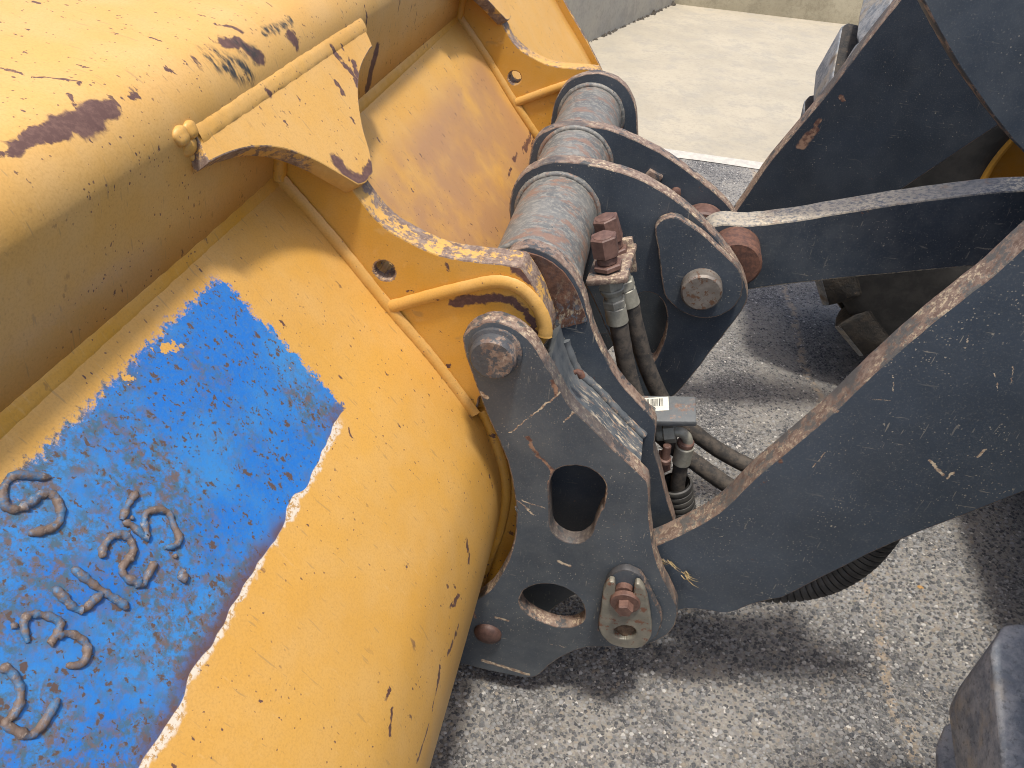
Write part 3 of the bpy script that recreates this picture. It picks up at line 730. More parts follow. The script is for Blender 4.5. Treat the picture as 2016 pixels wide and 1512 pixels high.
MAT['wing'] = yellow('yellow_paint_wing', 0.30, 0.9, wm)
wl = [tuple(v) for v in crom(wl, True, 5)]
wing_th = 0.026
wing = prism('gusset_wing', [wl], lambda u, v, w: Vector((wtop[0], 0, wtop[1])) + wdir * u + Vector((0, v, 0)) + wnor * (w - wing_th / 2), wing_th, ['wing', 'edge_yellow'], bucket, .002)
ws = hit(378, 252, wpoly).y; we = hit(708, 42, wpoly).y
wd2 = Vector((wdir.x, wdir.z))
fillet('wing_weld', ws - .003, we + .003, (wtop[0] - .0015, wtop[1] + .009), tuple(Vector(wtop) + wd2 * .017), 'wing', wing, .0012, 5)
for (q, r) in (((353, 268), .0105), ((370, 288), .0100), ((372, 256), .0095), ((380, 304), .007)):
    p = hit(q[0], q[1], beam); bm = bmesh.new(); bmesh.ops.create_icosphere(bm, subdivisions=3, radius=r)
    for v in bm.verts: v.co = p + Vector((v.co.x * .9, v.co.y * 1.15, v.co.z * 1.1)) * (1 + .12 * math.sin(v.co.x * 400 + q[0]) * math.sin(v.co.z * 330))
    me = bpy.data.meshes.new('weld_blob'); bm.to_mesh(me); bm.free(); link('weld_blob', me, 'wing', wing, 80)
for o in (hook, rib_o, wing): shifted(o, (0, DY, 0), bucket)

# weld-bead figures on the blue patch
glyphs = [
    ('weld_letter', [(100, 940), (70, 938), (30, 936), (8, 958), (5, 980), (12, 998), (35, 1003), (60, 990), (80, 974), (102, 974), (115, 992), (120, 1018), (108, 1036), (80, 1046), (55, 1050)], .0060, 'letter S'),
    ('weld_numeral', [(270, 968), (258, 985), (248, 1002), (240, 1024)], .0055, 'stroke'),
    ('weld_numeral', [(242, 1026), (262, 1036), (288, 1058), (284, 1030), (288, 1010), (310, 1004), (332, 1010), (342, 1035), (353, 1060), (345, 1074), (325, 1078)], .0052, 'figure 5'),
    ('weld_numeral', [(204, 1098), (202, 1082), (218, 1058), (240, 1052), (255, 1062), (263, 1082), (254, 1100), (240, 1118), (246, 1134), (268, 1146), (282, 1150), (292, 1130), (306, 1106)], .0058, 'figure 2'),
    ('weld_numeral', [(142, 1118), (165, 1136), (190, 1155), (215, 1172), (238, 1186), (252, 1200)], .0055, 'stroke'),
    ('weld_numeral', [(106, 1156), (125, 1176), (145, 1196), (165, 1200), (185, 1182), (205, 1166)], .0055, 'figure 4'),
    ('weld_numeral', [(55, 1265), (48, 1240), (48, 1220), (62, 1210), (90, 1212), (118, 1226), (112, 1248), (100, 1268), (110, 1252), (140, 1248), (165, 1262), (172, 1285), (160, 1308), (130, 1310)], .0052, 'figure 3'),
    ('weld_numeral', [(0, 1312), (20, 1322), (38, 1350), (38, 1385), (25, 1410), (10, 1425), (35, 1440), (60, 1448), (85, 1425), (115, 1375)], .0055, 'figure 2')]
def gm():
    g = G('painted_weld_bead')
    c = g.mix(g.ramp(g.noise(60, 5, 0.7), 0.38, 0.56), (0.045, 0.14, 0.27), (0.15, 0.105, 0.08))
    c = g.mix(g.mul(g.ramp(g.noise(150, 5, 0.7), 0.55, 0.68), 0.6), c, (0.36, 0.30, 0.24))
    return g.out(c, 0.6, 0, g.noise(260, 4), 0.5, 0.002)
MAT['bead'] = gm()
beads = []; rs_ = random.Random(17)
for nm, pts, r, lab in glyphs:
    beads.append(weld(nm, [hit(x, y, SHELL) for x, y in crom(pts, False, 4)], r * .70, bucket, len(pts), 'bead', .14, None, True))
for q, r in (((358, 1128), .0045), ((361, 1137), .0055), ((55, 1215), .003), ((345, 1095), .0025), ((28, 1232), .003), ((260, 1020), .0025)):
    p = hit(q[0], q[1], SHELL); bm = bmesh.new(); bmesh.ops.create_icosphere(bm, subdivisions=2, radius=r)
    for v in bm.verts: v.co = p + v.co * (1 + rs_.uniform(-.22, .22))
    me = bpy.data.meshes.new('weld_spatter'); bm.to_mesh(me); bm.free(); link('weld_spatter', me, 'bead', bucket, 60)

# ================================================================== quick coupler
coupler = empty('quick_coupler', (0.05, 1.5, 0.05), 'scuffed dark navy steel quick coupler with cross tube, pinned between bucket and lift arms', 'coupler')
# near outer side plate
f5 = Z5([(911 - 911, 0)])  # placeholder keeps helper order
p0 = Z5([(560, 520), (585, 480), (640, 445), (720, 430), (800, 450), (870, 492), (930, 550), (985, 640), (1040, 730), (1090, 820), (1130, 885), (1240, 990), (1360, 1110), (1460, 1200), (1528, 1268, True), (1537, 1330), (1536, 1420)]) + \
     Z8([(1541, 250), (1562, 380), (1602, 500), (1650, 600), (1680, 670), (1681, 725), (1655, 790), (1600, 835), (1520, 868), (1420, 880), (1300, 880), (1200, 885), (1100, 920), (1020, 970), (975, 1012), (945, 1035, True), (880, 1040), (750, 1015), (620, 985), (550, 965), (525, 940), (515, 900), (530, 790), (560, 700), (582, 660, True), (680, 600), (740, 530), (790, 440), (820, 350), (836, 260), (838, 150)]) + \
     Z5([(836, 1390), (820, 1280), (790, 1160), (740, 1040), (690, 930), (640, 800), (600, 690), (570, 600)])
pear = Z5([(1020, 1260), (1050, 1208), (1120, 1187), (1200, 1195), (1260, 1225), (1300, 1275), (1306, 1330), (1292, 1400)]) + Z8([(1275, 170), (1250, 235), (1225, 295), (1180, 330), (1130, 338), (1080, 322), (1040, 290), (1020, 250), (1014, 160), (1012, 60)])
ell = Z8([(857, 640), (877, 590), (930, 560), (1000, 551), (1080, 568), (1150, 610), (1187, 660), (1196, 710), (1180, 750), (1130, 773), (1060, 775), (980, 752), (910, 715), (872, 680)])
def pm(lst, y): return [(Vector(aty(*a, y)), Vector(aty(*b, y)), r) for a, b, r in lst]
scr = pm([((1005, 852), (1045, 820), .0012), ((1045, 820), (1108, 768), .0016), ((1027, 985), (1075, 1002), .0012), ((1035, 1000), (1050, 1013), .0018), ((1100, 1105), (1122, 1114), .0035), ((1017, 985), (1045, 1005), .0012), ((950, 1300), (1040, 1328), .005),
          ((1110, 832), (1130, 812), .0015), ((948, 775), (960, 783), .004), ((1085, 1268), (1116, 1274), .001), ((975, 1215), (1000, 1222), .003)], Y0)
scr_r = pm([((1040, 862), (1060, 900), .0035), ((1060, 900), (1088, 925), .003), ((1088, 925), (1082, 960), .004), ((920, 650), (960, 622), .004), ((1085, 750), (1098, 775), .004), ((930, 1200), (935, 1215), .004), ((1195, 1195), (1182, 1240), .006)], Y0)
MAT['side'] = navy('navy_paint_side', 1.1, 0.38, scr, scr_r, (0.053, 0.066, 0.080))
side = plate('side_plate', p0, Y0, TH0, ['side', 'edge_navy'], coupler, [pear, ell], .003)
far_side = shifted(side, (0, 1.18, 0), coupler)
# hinge pin head
pc = aty(976, 690, Y0)
lathe('hinge_pin', (pc[0], Y0 + .19, pc[2]), (0, -1, 0), [(0, .030), (.188, .030), (.19, .042), (.196, .042), (.198, .0365), (.213, .0362), (.217, .0325)], worn_edge('worn_pin_paint', (0.045, 0.055, 0.065), 0.85, 0.35), side, 40, 22)
rc = aty(961, 1245, Y0)
lathe('rivet_head', (rc[0], Y0 + .002, rc[2]), (0, -1, 0), [(0, .030), (.008, .030), (.013, .0265), (.017, .018), (.019, .008), (.0195, .0)], 'rivet', side, 28, 60)
# boss and keeper
boss = K6([(900, 860), (945, 600), (1000, 440), (1120, 366), (1210, 372), (1320, 430), (1400, 560), (1480, 720), (1535, 850), (1490, 1000), (1410, 1075), (1200, 1120), (1000, 1070), (900, 970)])
boss_o = plate('pin_boss', boss, Y0 - .016, .0155, ['side', 'edge_navy2'], side, (), .003)
keep = K6([(900, 900), (920, 780), (940, 600), (962, 540), (1000, 492), (1040, 486), (1058, 512), (1060, 600, True), (1090, 645), (1160, 665), (1220, 645), (1250, 600, True), (1258, 512), (1310, 512), (1350, 570), (1380, 650), (1400, 760), (1425, 920), (1420, 1020), (1380, 1090), (1320, 1135), (1230, 1145), (1120, 1135), (1020, 1100), (950, 1040), (910, 970)])
kcir = [(1160 + 112 * math.cos(t * math.pi / 8), 985 + 68 * math.sin(t * math.pi / 8)) for t in range(16)]
keeper = plate('keeper_plate', keep, Y0 - .034, .0155, ['keeper', 'keeper'], side, [K6(kcir)], .003)
bc_ = aty(*K6([(1160, 690)])[0], Y0 - .034)
lathe('washer', (bc_[0], Y0 - .034, bc_[2] + .004), (0, -1, 0), [(-.004, .0285), (.004, .0285), (.006, .027)], 'bolt', side, 28)
lathe('bolt_head', (bc_[0], Y0 - .040, bc_[2] + .002), (0, -1, 0), [(0, .0165), (.014, .0165), (.016, .0148)], 'bolt', side, 6, 20, .3)
sc_ = aty(*K6([(1155, 560)])[0], Y0 - .02)
lathe('bolt_shank', (sc_[0], Y0 - .016, sc_[2]), (0, -1, 0), [(0, .017), (.012, .017)], 'bolt', side, 16)
kc = aty(*K6([(1160, 985)])[0], Y0 - .02)
lathe('grease_pin_end', (kc[0], Y0 - .0165, kc[2]), (0, -1, 0), [(0, .027), (.004, .024), (.006, .010), (.010, .005)], 'mud', side, 20, 50)

# inner plate behind the hook
Y2 = 1.03
p2 = [(985, 540), (1000, 500), (1035, 487), (1062, 492), (1100, 512), (1130, 545), (1150, 585), (1163, 635), (1186, 692), (1213, 741), (1247, 783), (1280, 818), (1292, 842), (1288, 884), (1299, 922), (1314, 986), (1327, 1026), (1340, 1080), (1345, 1150),
      (1250, 1150), (1140, 1168), (1075, 1207), (1020, 1240), (985, 1225), (1020, 1120), (1050, 1000), (1010, 850), (960, 700), (965, 600)]
inner_o = plate('inner_plate', p2, Y2, .03, ['navy', 'edge_navy'], coupler, (), .002)
pad = [(1015, 500), (1058, 503), (1095, 523), (1122, 553), (1143, 593), (1156, 634, True), (1120, 643), (1078, 654, True), (1040, 640), (1000, 560)]
plate('wear_face', pad, Y2 - .004, .0035, ['pad', 'pad'], inner_o, (), .0008, 5, .0008)
pf = [(-.235, .93), (-.222, 1.0), (-.19, 1.04), (-.13, 1.06), (-.07, 1.045), (-.03, 1.0), (-.01, .935), (.02, .80), (.09, .66), (.15, .55), (.16, .35), (.02, .30), (-.10, .30), (-.06, .55), (-.10, .70), (-.22, .82)]
plate('inner_plate', pf, 1.925, .03, ['navy_clean', 'edge_navy'], coupler, (), .002, 5, .0006, True)
# cross tube with weld collars
TX, TZ, TR = -0.133, 0.95, 0.079
tube_o = lathe('cross_tube', (TX, 1.058, TZ), (0, 1, 0), [(0, TR), (.28, TR), (.29, TR), (.62, TR), (.868, TR)], 'tube', coupler, 56, 50)
for a, r in ((1.064, .006), (1.347, .006), (1.390, .006), (1.607, .006), (1.650, .006), (1.921, .007)):
    weld('tube_weld', [(TX + (TR + .002) * math.cos(t * math.pi / 24), a, TZ + (TR + .002) * math.sin(t * math.pi / 24)) for t in range(-10, 37)], r, tube_o, int(a * 100), 'tube', .10)
# web plate between outer side plate and inner plate
front = [(1095, 712), (1104, 748), (1129, 807), (1170, 845), (1213, 890), (1250, 925), (1272, 945)]
fe = [Vector(aty(x, y, Y0 + .012)) for x, y in [tuple(v) for v in crom(front, False, 4)]]
vs = []; fs = []
for p in fe:
    vs += [(p.x - .010, Y0 + .012, p.z - .012), (p.x - .010, Y2 + .012, p.z - .012), (p.x - .024, Y0 + .012, p.z - .030), (p.x - .024, Y2 + .012, p.z - .030)]
for i in range(len(fe) - 1):
    a, b = i * 4, i * 4 + 4
    fs += [(a, a + 1, b + 1, b), (a + 2, b + 2, b + 3, a + 3)]
e = (len(fe) - 1) * 4; fs += [(0, 2, 3, 1), (e, e + 1, e + 3, e + 2)]
web_o = link('web_plate', mesh('web_plate', vs, fs), 'web', coupler, 40)
weld('web_weld', [(p.x - .009, Y2 - .002, p.z - .010) for p in fe[4:]], .008, web_o, 21, 'web', .12)

# lever plates on the tube with tilt-link pin
YA, YB, THL = 1.35, 1.61, .036
pa_ = [(1003, 420), (1004, 392), (1015, 360), (1040, 335), (1080, 320), (1120, 318), (1170, 325), (1210, 335), (1260, 352), (1310, 380), (1350, 408), (1390, 445), (1430, 490), (1460, 535), (1472, 572), (1468, 600), (1440, 640), (1390, 705), (1345, 762), (1322, 782), (1295, 796), (1262, 780), (1225, 720), (1190, 640), (1150, 560), (1090, 520), (1040, 500), (1012, 460)]
opening = [(1262, 578), (1290, 580), (1308, 600), (1313, 630), (1308, 665), (1296, 695), (1283, 712), (1268, 685), (1256, 640), (1252, 600)]
lev = plate('lever_plate', pa_, YA, THL, ['navy', 'edge_navy'], coupler, [opening], .003)
tear = K2([(958, 335), (1000, 282), (1080, 242), (1180, 242), (1280, 300), (1450, 420), (1620, 580), (1760, 720), (1820, 820), (1830, 930), (1800, 1050), (1720, 1150), (1600, 1220), (1480, 1245), (1350, 1230), (1220, 1180), (1120, 1100), (1050, 1010), (1020, 850), (990, 600), (958, 420)])
tear_o = plate('boss_plate', tear, YA - .022, .0215, ['navy', 'edge_navy'], lev, (), .003)
pcen = aty(1381, 567, YA - .03)
lathe('link_pin', (pcen[0], YA + .36, pcen[2]), (0, -1, 0), [(0, .040), (.395, .040), (.408, .040), (.412, .036)], 'steel', lev, 40)
pb_ = [(1040, 330), (1050, 280), (1075, 257), (1110, 247), (1150, 247), (1200, 255), (1250, 275), (1300, 300), (1345, 330), (1385, 360), (1415, 385), (1440, 412), (1458, 445), (1465, 500), (1440, 580), (1380, 660), (1320, 720), (1260, 700), (1150, 500), (1070, 420), (1045, 380)]
levb = plate('lever_plate', pb_, YB, THL, ['navy_clean', 'edge_navy'], coupler, (), .003)
bb = aty(1331, 377, YB)
lathe('stop_bolt', (bb[0], YB + .002, bb[2]), (0, -1, 0), [(0, .011), (.018, .011), (.02, .008)], 'bolt', levb, 12)
bb = aty(1286, 346, YB); box('stop_block', [Vector((bb[0] + sx * .016 + sz * .006, YB - sy, bb[2] + sz * .011 - sx * .006)) for sx, sz, sy in ((-1, -1, 0), (1, -1, 0), (1, 1, 0), (-1, 1, 0), (-1, -1, .014), (1, -1, .014), (1, 1, .014), (-1, 1, .014))], 'edge_navy', levb)
lathe('pin_collar', (pcen[0], YB - .004, pcen[2]), (0, -1, 0), [(0, .052), (.045, .052), (.05, .048)], 'bolt', levb, 40)

# bracket tab with barcode label
fb, bb_ = 1.075, 1.145
t0 = [Vector(aty(1236, 829, fb)), Vector(aty(1371, 830, fb)), Vector(aty(1370, 780, bb_)), Vector(aty(1215, 777, bb_))]
bn = (t0[1] - t0[0]).cross(t0[3] - t0[0]).normalized(); bn = bn if bn.z > 0 else -bn
MAT['tab'] = worn_edge('scuffed_tab_paint', (0.10, 0.115, 0.12), 0.95, 0.35)
tab = box('bracket_tab', [p - bn * .014 for p in t0] + list(t0), 'tab', coupler, .003)
lq = [Vector(aty(*q)) for q in ((1276, 804, 1.108), (1309, 802, 1.110), (1307, 782, 1.140), (1262, 783, 1.138))]
u = (lq[1] - lq[0]).normalized(); w = bn.cross(u)
lc = lq[1] + bn * .0008; lc = t0[1] + bn * .001 - u * .118 + w * .032
lw, lh = .070, .036
def flat(name, a, b, c, d, mat, parent, up): 
    P = [lc + u * a + w * c + bn * up, lc + u * b + w * c + bn * up, lc + u * b + w * d + bn * up, lc + u * a + w * d + bn * up]
    return link(name, mesh(name, P, [(0, 1, 2, 3)]), mat, parent, 0)
lab = box('barcode_label', [lc + u * a + w * b + bn * c for c in (0, .0006) for a, b in ((0, 0), (lw, 0), (lw, lh), (0, lh))], 'label', tab, 0)
vs = []; fs = []; x = .006; rnd = random.Random(5)
while x < lw - .010:
    bw = rnd.choice((.0008, .0012, .002)); i = len(vs)
    vs += [lc + u * a + w * b + bn * .0012 for a, b in ((x, .012), (x + bw, .012), (x + bw, lh - .004), (x, lh - .004))]; fs.append((i, i + 1, i + 2, i + 3)); x += bw + rnd.choice((.0009, .0014, .002))
link('barcode_print', mesh('barcode_print', vs, fs), 'ink', lab, 0)
tc = bpy.data.curves.new('label_digits', 'FONT'); tc.body = '10420'; tc.size = .011; tob = bpy.data.objects.new('label_digits', tc); col.objects.link(tob)
bpy.context.view_layer.update(); tme = bpy.data.meshes.new_from_object(tob.evaluated_get(bpy.context.evaluated_depsgraph_get())); bpy.data.objects.remove(tob)
for v in tme.vertices: v.co = lc + u * (.018 + v.co.x) + w * (.002 + v.co.y) + bn * .0012
tme.materials.clear(); link('label_digits', tme, 'ink', lab, 0)

# ================================================================== hydraulic hoses
def hose(name, px, y, r, label, mat='hose', group=None, sides=16):
    pts = [Vector(aty(p[0], p[1], p[2] if len(p) > 2 else y)) for p in px]
    cen = pts[0]
    root = empty(name, tuple(cen), label, 'hose', group)
    path = [Vector(v) for v in crom([tuple(p) for p in pts], False, 8)]
    tube('rubber_hose', path, r, mat, root, sides, .015, None, True, 60, 3)
    return root
def fit_stack(root, a, b, items):
    """turned and hexagonal fittings along the line a -> b: (t0, t1, r0, r1, sides, material, name)"""
    a = Vector(a); b = Vector(b); L = (b - a).length; ax = (b - a).normalized()
    for t0_, t1_, r0, r1, s, m, nm in items:
        d0, d1 = t0_ * L, t1_ * L; ch = min(.002, (d1 - d0) * .2)
        lathe(nm, a, ax, [(d0, r0 * .9), (d0 + ch, r0), (d1 - ch, r1), (d1, r1 * .9)], m, root, s, 25 if s == 6 else 35, .2)
yn, yf_ = 1.15, 1.235
h1 = hose('hydraulic_hose', [(1216, 625, yn), (1222, 660, yn), (1238, 740, yn), (1262, 805, yn), (1310, 865, yn), (1375, 915, yn), (1440, 960, 1.14), (1510, 1000, 1.13), (1600, 1010, 1.13), (1720, 950, 1.14)], yn, .0175,
          'dusty black hydraulic hose hanging from the rusty cap nut beside the cross tube')
A_, B_ = aty(1187, 462, yn), aty(1216, 634, yn)
items = [(0, .03, .018, .018, 24, 'bolt', 'cap_face'), (.01, .22, .0245, .0245, 6, 'bolt', 'cap_nut'), (.22, .30, .018, .018, 20, 'bolt', 'collar'), (.30, .36, .0265, .0265, 6, 'bolt', 'lock_nut'),
         (.44, .58, .0235, .0235, 6, 'fitting', 'hex_fitting'), (.58, .65, .0225, .0205, 24, 'fitting', 'swivel_ring'), (.65, .72, .0155, .0155, 20, 'fitting', 'neck'), (.71, .80, .0215, .0215, 6, 'fitting', 'hex_fitting'), (.80, 1.0, .0195, .0205, 24, 'fitting', 'ferrule')]
fit_stack(h1, A_, B_, items)
h2 = hose('hydraulic_hose', [(1241, 595, yf_), (1250, 640, yf_), (1275, 725, yf_), (1312, 800, yf_), (1365, 850, yf_), (1430, 895, yf_), (1500, 925, 1.22), (1600, 930, 1.2), (1720, 880, 1.18)], yf_, .0175,
          'dusty black hydraulic hose tucked behind its twin against the lever plate')
A2, B2 = aty(1190, 426, yf_), aty(1240, 600, yf_)
fit_stack(h2, A2, B2, [(0, .03, .018, .018, 24, 'bolt', 'cap_face'), (.01, .26, .0245, .0245, 6, 'bolt', 'cap_nut'), (.26, .34, .019, .019, 20, 'bolt', 'collar'), (.34, .42, .0265, .0265, 6, 'bolt', 'lock_nut'), (.45, .60, .0235, .0235, 6, 'fitting', 'hex_fitting'), (.60, .70, .017, .017, 20, 'fitting', 'neck'), (.70, .80, .0215, .0215, 6, 'fitting', 'hex_fitting'), (.80, 1.0, .0195, .0205, 24, 'fitting', 'ferrule')])
# rusty clamp plate through which both fittings pass: part of the coupler
ca = Vector(A_).lerp(Vector(B_), .40); cb = Vector(A2).lerp(Vector(B2), .43); axc = (Vector(B_) - Vector(A_)).normalized()
ydir = (cb - ca).normalized(); xdir = ydir.cross(axc).normalized(); ydir = axc.cross(xdir).normalized()
cl = [ca - ydir * .038 - xdir * .036, ca - ydir * .038 + xdir * .036, cb + ydir * .034 + xdir * .036, cb + ydir * .034 - xdir * .036]
box('clamp_plate', [p - axc * .006 for p in cl] + [p + axc * .006 for p in cl], 'edge_navy', coupler, .003)
pA = (ca + cb) / 2 + xdir * .0
box('clamp_bracket', [pA + xdir * a + ydir * b + axc * c for c in (-.02, .05) for a, b in ((-.033, .05), (.033, .05), (.033, .062), (-.033, .062))], 'edge_navy', coupler, .002)

# elbow hose going down into the corrugated guard
ye = 1.12
h3 = hose('hydraulic_hose', [(1341, 905, ye), (1338, 930, ye), (1334, 960, ye), (1338, 1010, ye), (1360, 1070, ye)], ye, .0150, 'black hydraulic hose dropping from a steel elbow into the corrugated guard')
nut0, nut1 = aty(1292, 853, ye), aty(1331, 850, ye)
fit_stack(h3, nut0, nut1, [(0, .38, .016, .016, 20, 'fitting', 'thread'), (.38, .98, .0215, .0215, 6, 'fitting', 'hex_nut')])
el = [Vector(aty(x, y, ye)) for x, y in [tuple(v) for v in crom([(1328, 850), (1340, 851), (1350, 858), (1354, 868), (1352, 880)], False, 5)]]
tube('elbow', el, .0105, 'fitting', h3, 14)
fit_stack(h3, aty(1351, 868, ye), aty(1341, 910, ye), [(0, .2, .0165, .0165, 20, 'bolt', 'collar'), (.2, 1.0, .0185, .0185, 24, 'fitting', 'ferrule')])
stud = [aty(1314, 876, 1.085), aty(1309, 905, 1.085)]
lathe('stud', stud[0], Vector(stud[1]) - Vector(stud[0]), [(0, .006), (.002, .008), (.034, .0085), (.036, .012), (.044, .012)], 'bolt', coupler, 14)
cb2 = [Vector(aty(x, y, 1.09)) for x, y in ((1296, 905), (1318, 908), (1320, 926), (1300, 935))]
box('stud_bracket', [p for p in cb2] + [p + Vector((0, .03, 0)) for p in cb2], 'bolt', coupler, .001)
# corrugated guard: rings swept along the sagging path
gpx = [(1330, 950), (1336, 990), (1342, 1030), (1362, 1085), (1410, 1130), (1480, 1152), (1560, 1154), (1632, 1137), (1694, 1098), (1742, 1040), (1785, 960), (1840, 880), (1900, 800)]
gp = [Vector(v) for v in crom([tuple(aty(x, y, ye)) for x, y in gpx], False, 40)]
# resample evenly
acc = [0.0]
for a, b in zip(gp[:-1], gp[1:]): acc.append(acc[-1] + (b - a).length)
def at_len(s):
    for i in range(len(acc) - 1):
        if acc[i + 1] >= s: return gp[i].lerp(gp[i + 1], (s - acc[i]) / max(acc[i + 1] - acc[i], 1e-9))
    return gp[-1]
pit = .0155; n = int(acc[-1] / pit); path = []; rad = []
for i in range(n):
    for f, q in ((0, .0300), (.10, .0335), (.30, .0345), (.70, .0345), (.90, .0335), (.97, .0300)):
        path.append(at_len((i + f) * pit)); rad.append(q)
guard = empty('corrugated_hose_guard', tuple(gp[0]), 'black corrugated hose guard sagging in a loop under the lift arm', 'hose guard')
tube('guard_rings', path, rad, 'guard', guard, 24, 0, None, False, 30)
tube('guard_lining', path[::6], .026, 'guard', guard, 16, 0, None, False, 60)

# ================================================================== wheel loader: arms, tilt link, bellcrank, wheels
loader = empty('wheel_loader', (1.4, 1.5, GZ), 'dark navy loader lift arms and linkage with yellow rims and dusty lugged tyres', 'loader')
YARM = .942; TARM = .046
arm = Z6([(1850, 190), (1530, 440), (1230, 700), (1000, 920), (620, 1240), (420, 1430)]) + Z8([(1700, 290), (1570, 347), (1440, 400)]) + [(1205, 1130), (1185, 1190), (1205, 1245), (1270, 1240)] + \
      Z9([(215, 690), (340, 687), (440, 702), (510, 692), (600, 657), (760, 621, True), (1340, 335), (2016, 70)]) + [(2420, 790, True), (2420, 120, True)]
# back to the first point with straight top edge
arm = arm[:1] + arm[1:]
arm[0] = arm[0] + (True,)
am = pm([((1305, 1100), (1330, 1118), .0012), ((1905, 660), (1900, 690), .0008), ((1640, 815), (1650, 808), .0018), ((1830, 905), (1856, 935), .0022), ((1925, 900), (1940, 885), .0022), ((1866, 940), (1876, 930), .0025), ((1600, 920), (1625, 890), .0009), ((1990, 760), (1995, 720), .0008), ((1712, 786), (1752, 788), .0009), ((1755, 690), (1760, 770), .0008), ((1958, 735), (1966, 770), .0008)], YARM)
arr = pm([((1535, 905), (1538, 910), .004)], YARM)
MAT['arm'] = navy('navy_paint_near_arm', 1.25, 0.10, am, arr, (0.048, 0.062, 0.080))
arm_o = plate('loader_arm', arm, YARM, TARM, ['arm', 'edge_arm'], loader, (), .003)
# rust-bare step on the arm's top edge is a welded wear strip
farm = [(1400, 470), (1446, 418), (1520, 313), (1618, 196), (1697, 94), (1772, 0, True), (1900, -160), (2150, -160), (2180, 110, True), (1961, 249), (1750, 390), (1560, 515), (1420, 555)]
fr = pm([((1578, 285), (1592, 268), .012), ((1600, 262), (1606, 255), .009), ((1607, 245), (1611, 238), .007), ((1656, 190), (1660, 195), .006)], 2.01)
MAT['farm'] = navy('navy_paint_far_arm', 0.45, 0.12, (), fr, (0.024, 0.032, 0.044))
plate('loader_arm', farm, 2.01, TARM, ['farm', 'edge_navy'], loader, (), .003)
link_px = [(1407, 444), (1475, 443), (1560, 434), (1671, 416), (1765, 401), (1859, 389), (2016, 374), (2300, 372, True), (2300, 480, True), (2016, 512), (1904, 526), (1656, 549), (1482, 570), (1430, 590), (1380, 600), (1340, 565), (1360, 490)]
MAT['navy_link'] = navy('navy_paint_link', 1.0, 0.35, (), (), (0.034, 0.044, 0.057))
link_o = plate('tilt_link', link_px, 1.465, .066, ['navy_link', 'edge_link'], loader, (), .004)
le = aty(1448, 520, 1.40)
lathe('link_eye', (le[0], 1.47, le[2]), (0, -1, 0), [(0, .050), (.003, .052), (.072, .052), (.077, .047), (.077, .0)], 'rust', link_o, 40)
bell = [(1760, -200), (1788, -60), (1815, 0), (1850, 65), (1900, 150), (1968, 245), (2016, 300), (2130, 400), (2330, 330), (2330, -200)]
plate('bellcrank', bell, 1.39, .07, ['navy_clean', 'edge_navy2'], loader, (), .003)
# bellcrank pin linking it to the tilt link, outside the frame
bx = aty(2240, 380, 1.42)
lathe('bellcrank_pin', (bx[0], 1.36, bx[2]), (0, 1, 0), [(0, .05), (.25, .05)], 'steel', loader, 24)

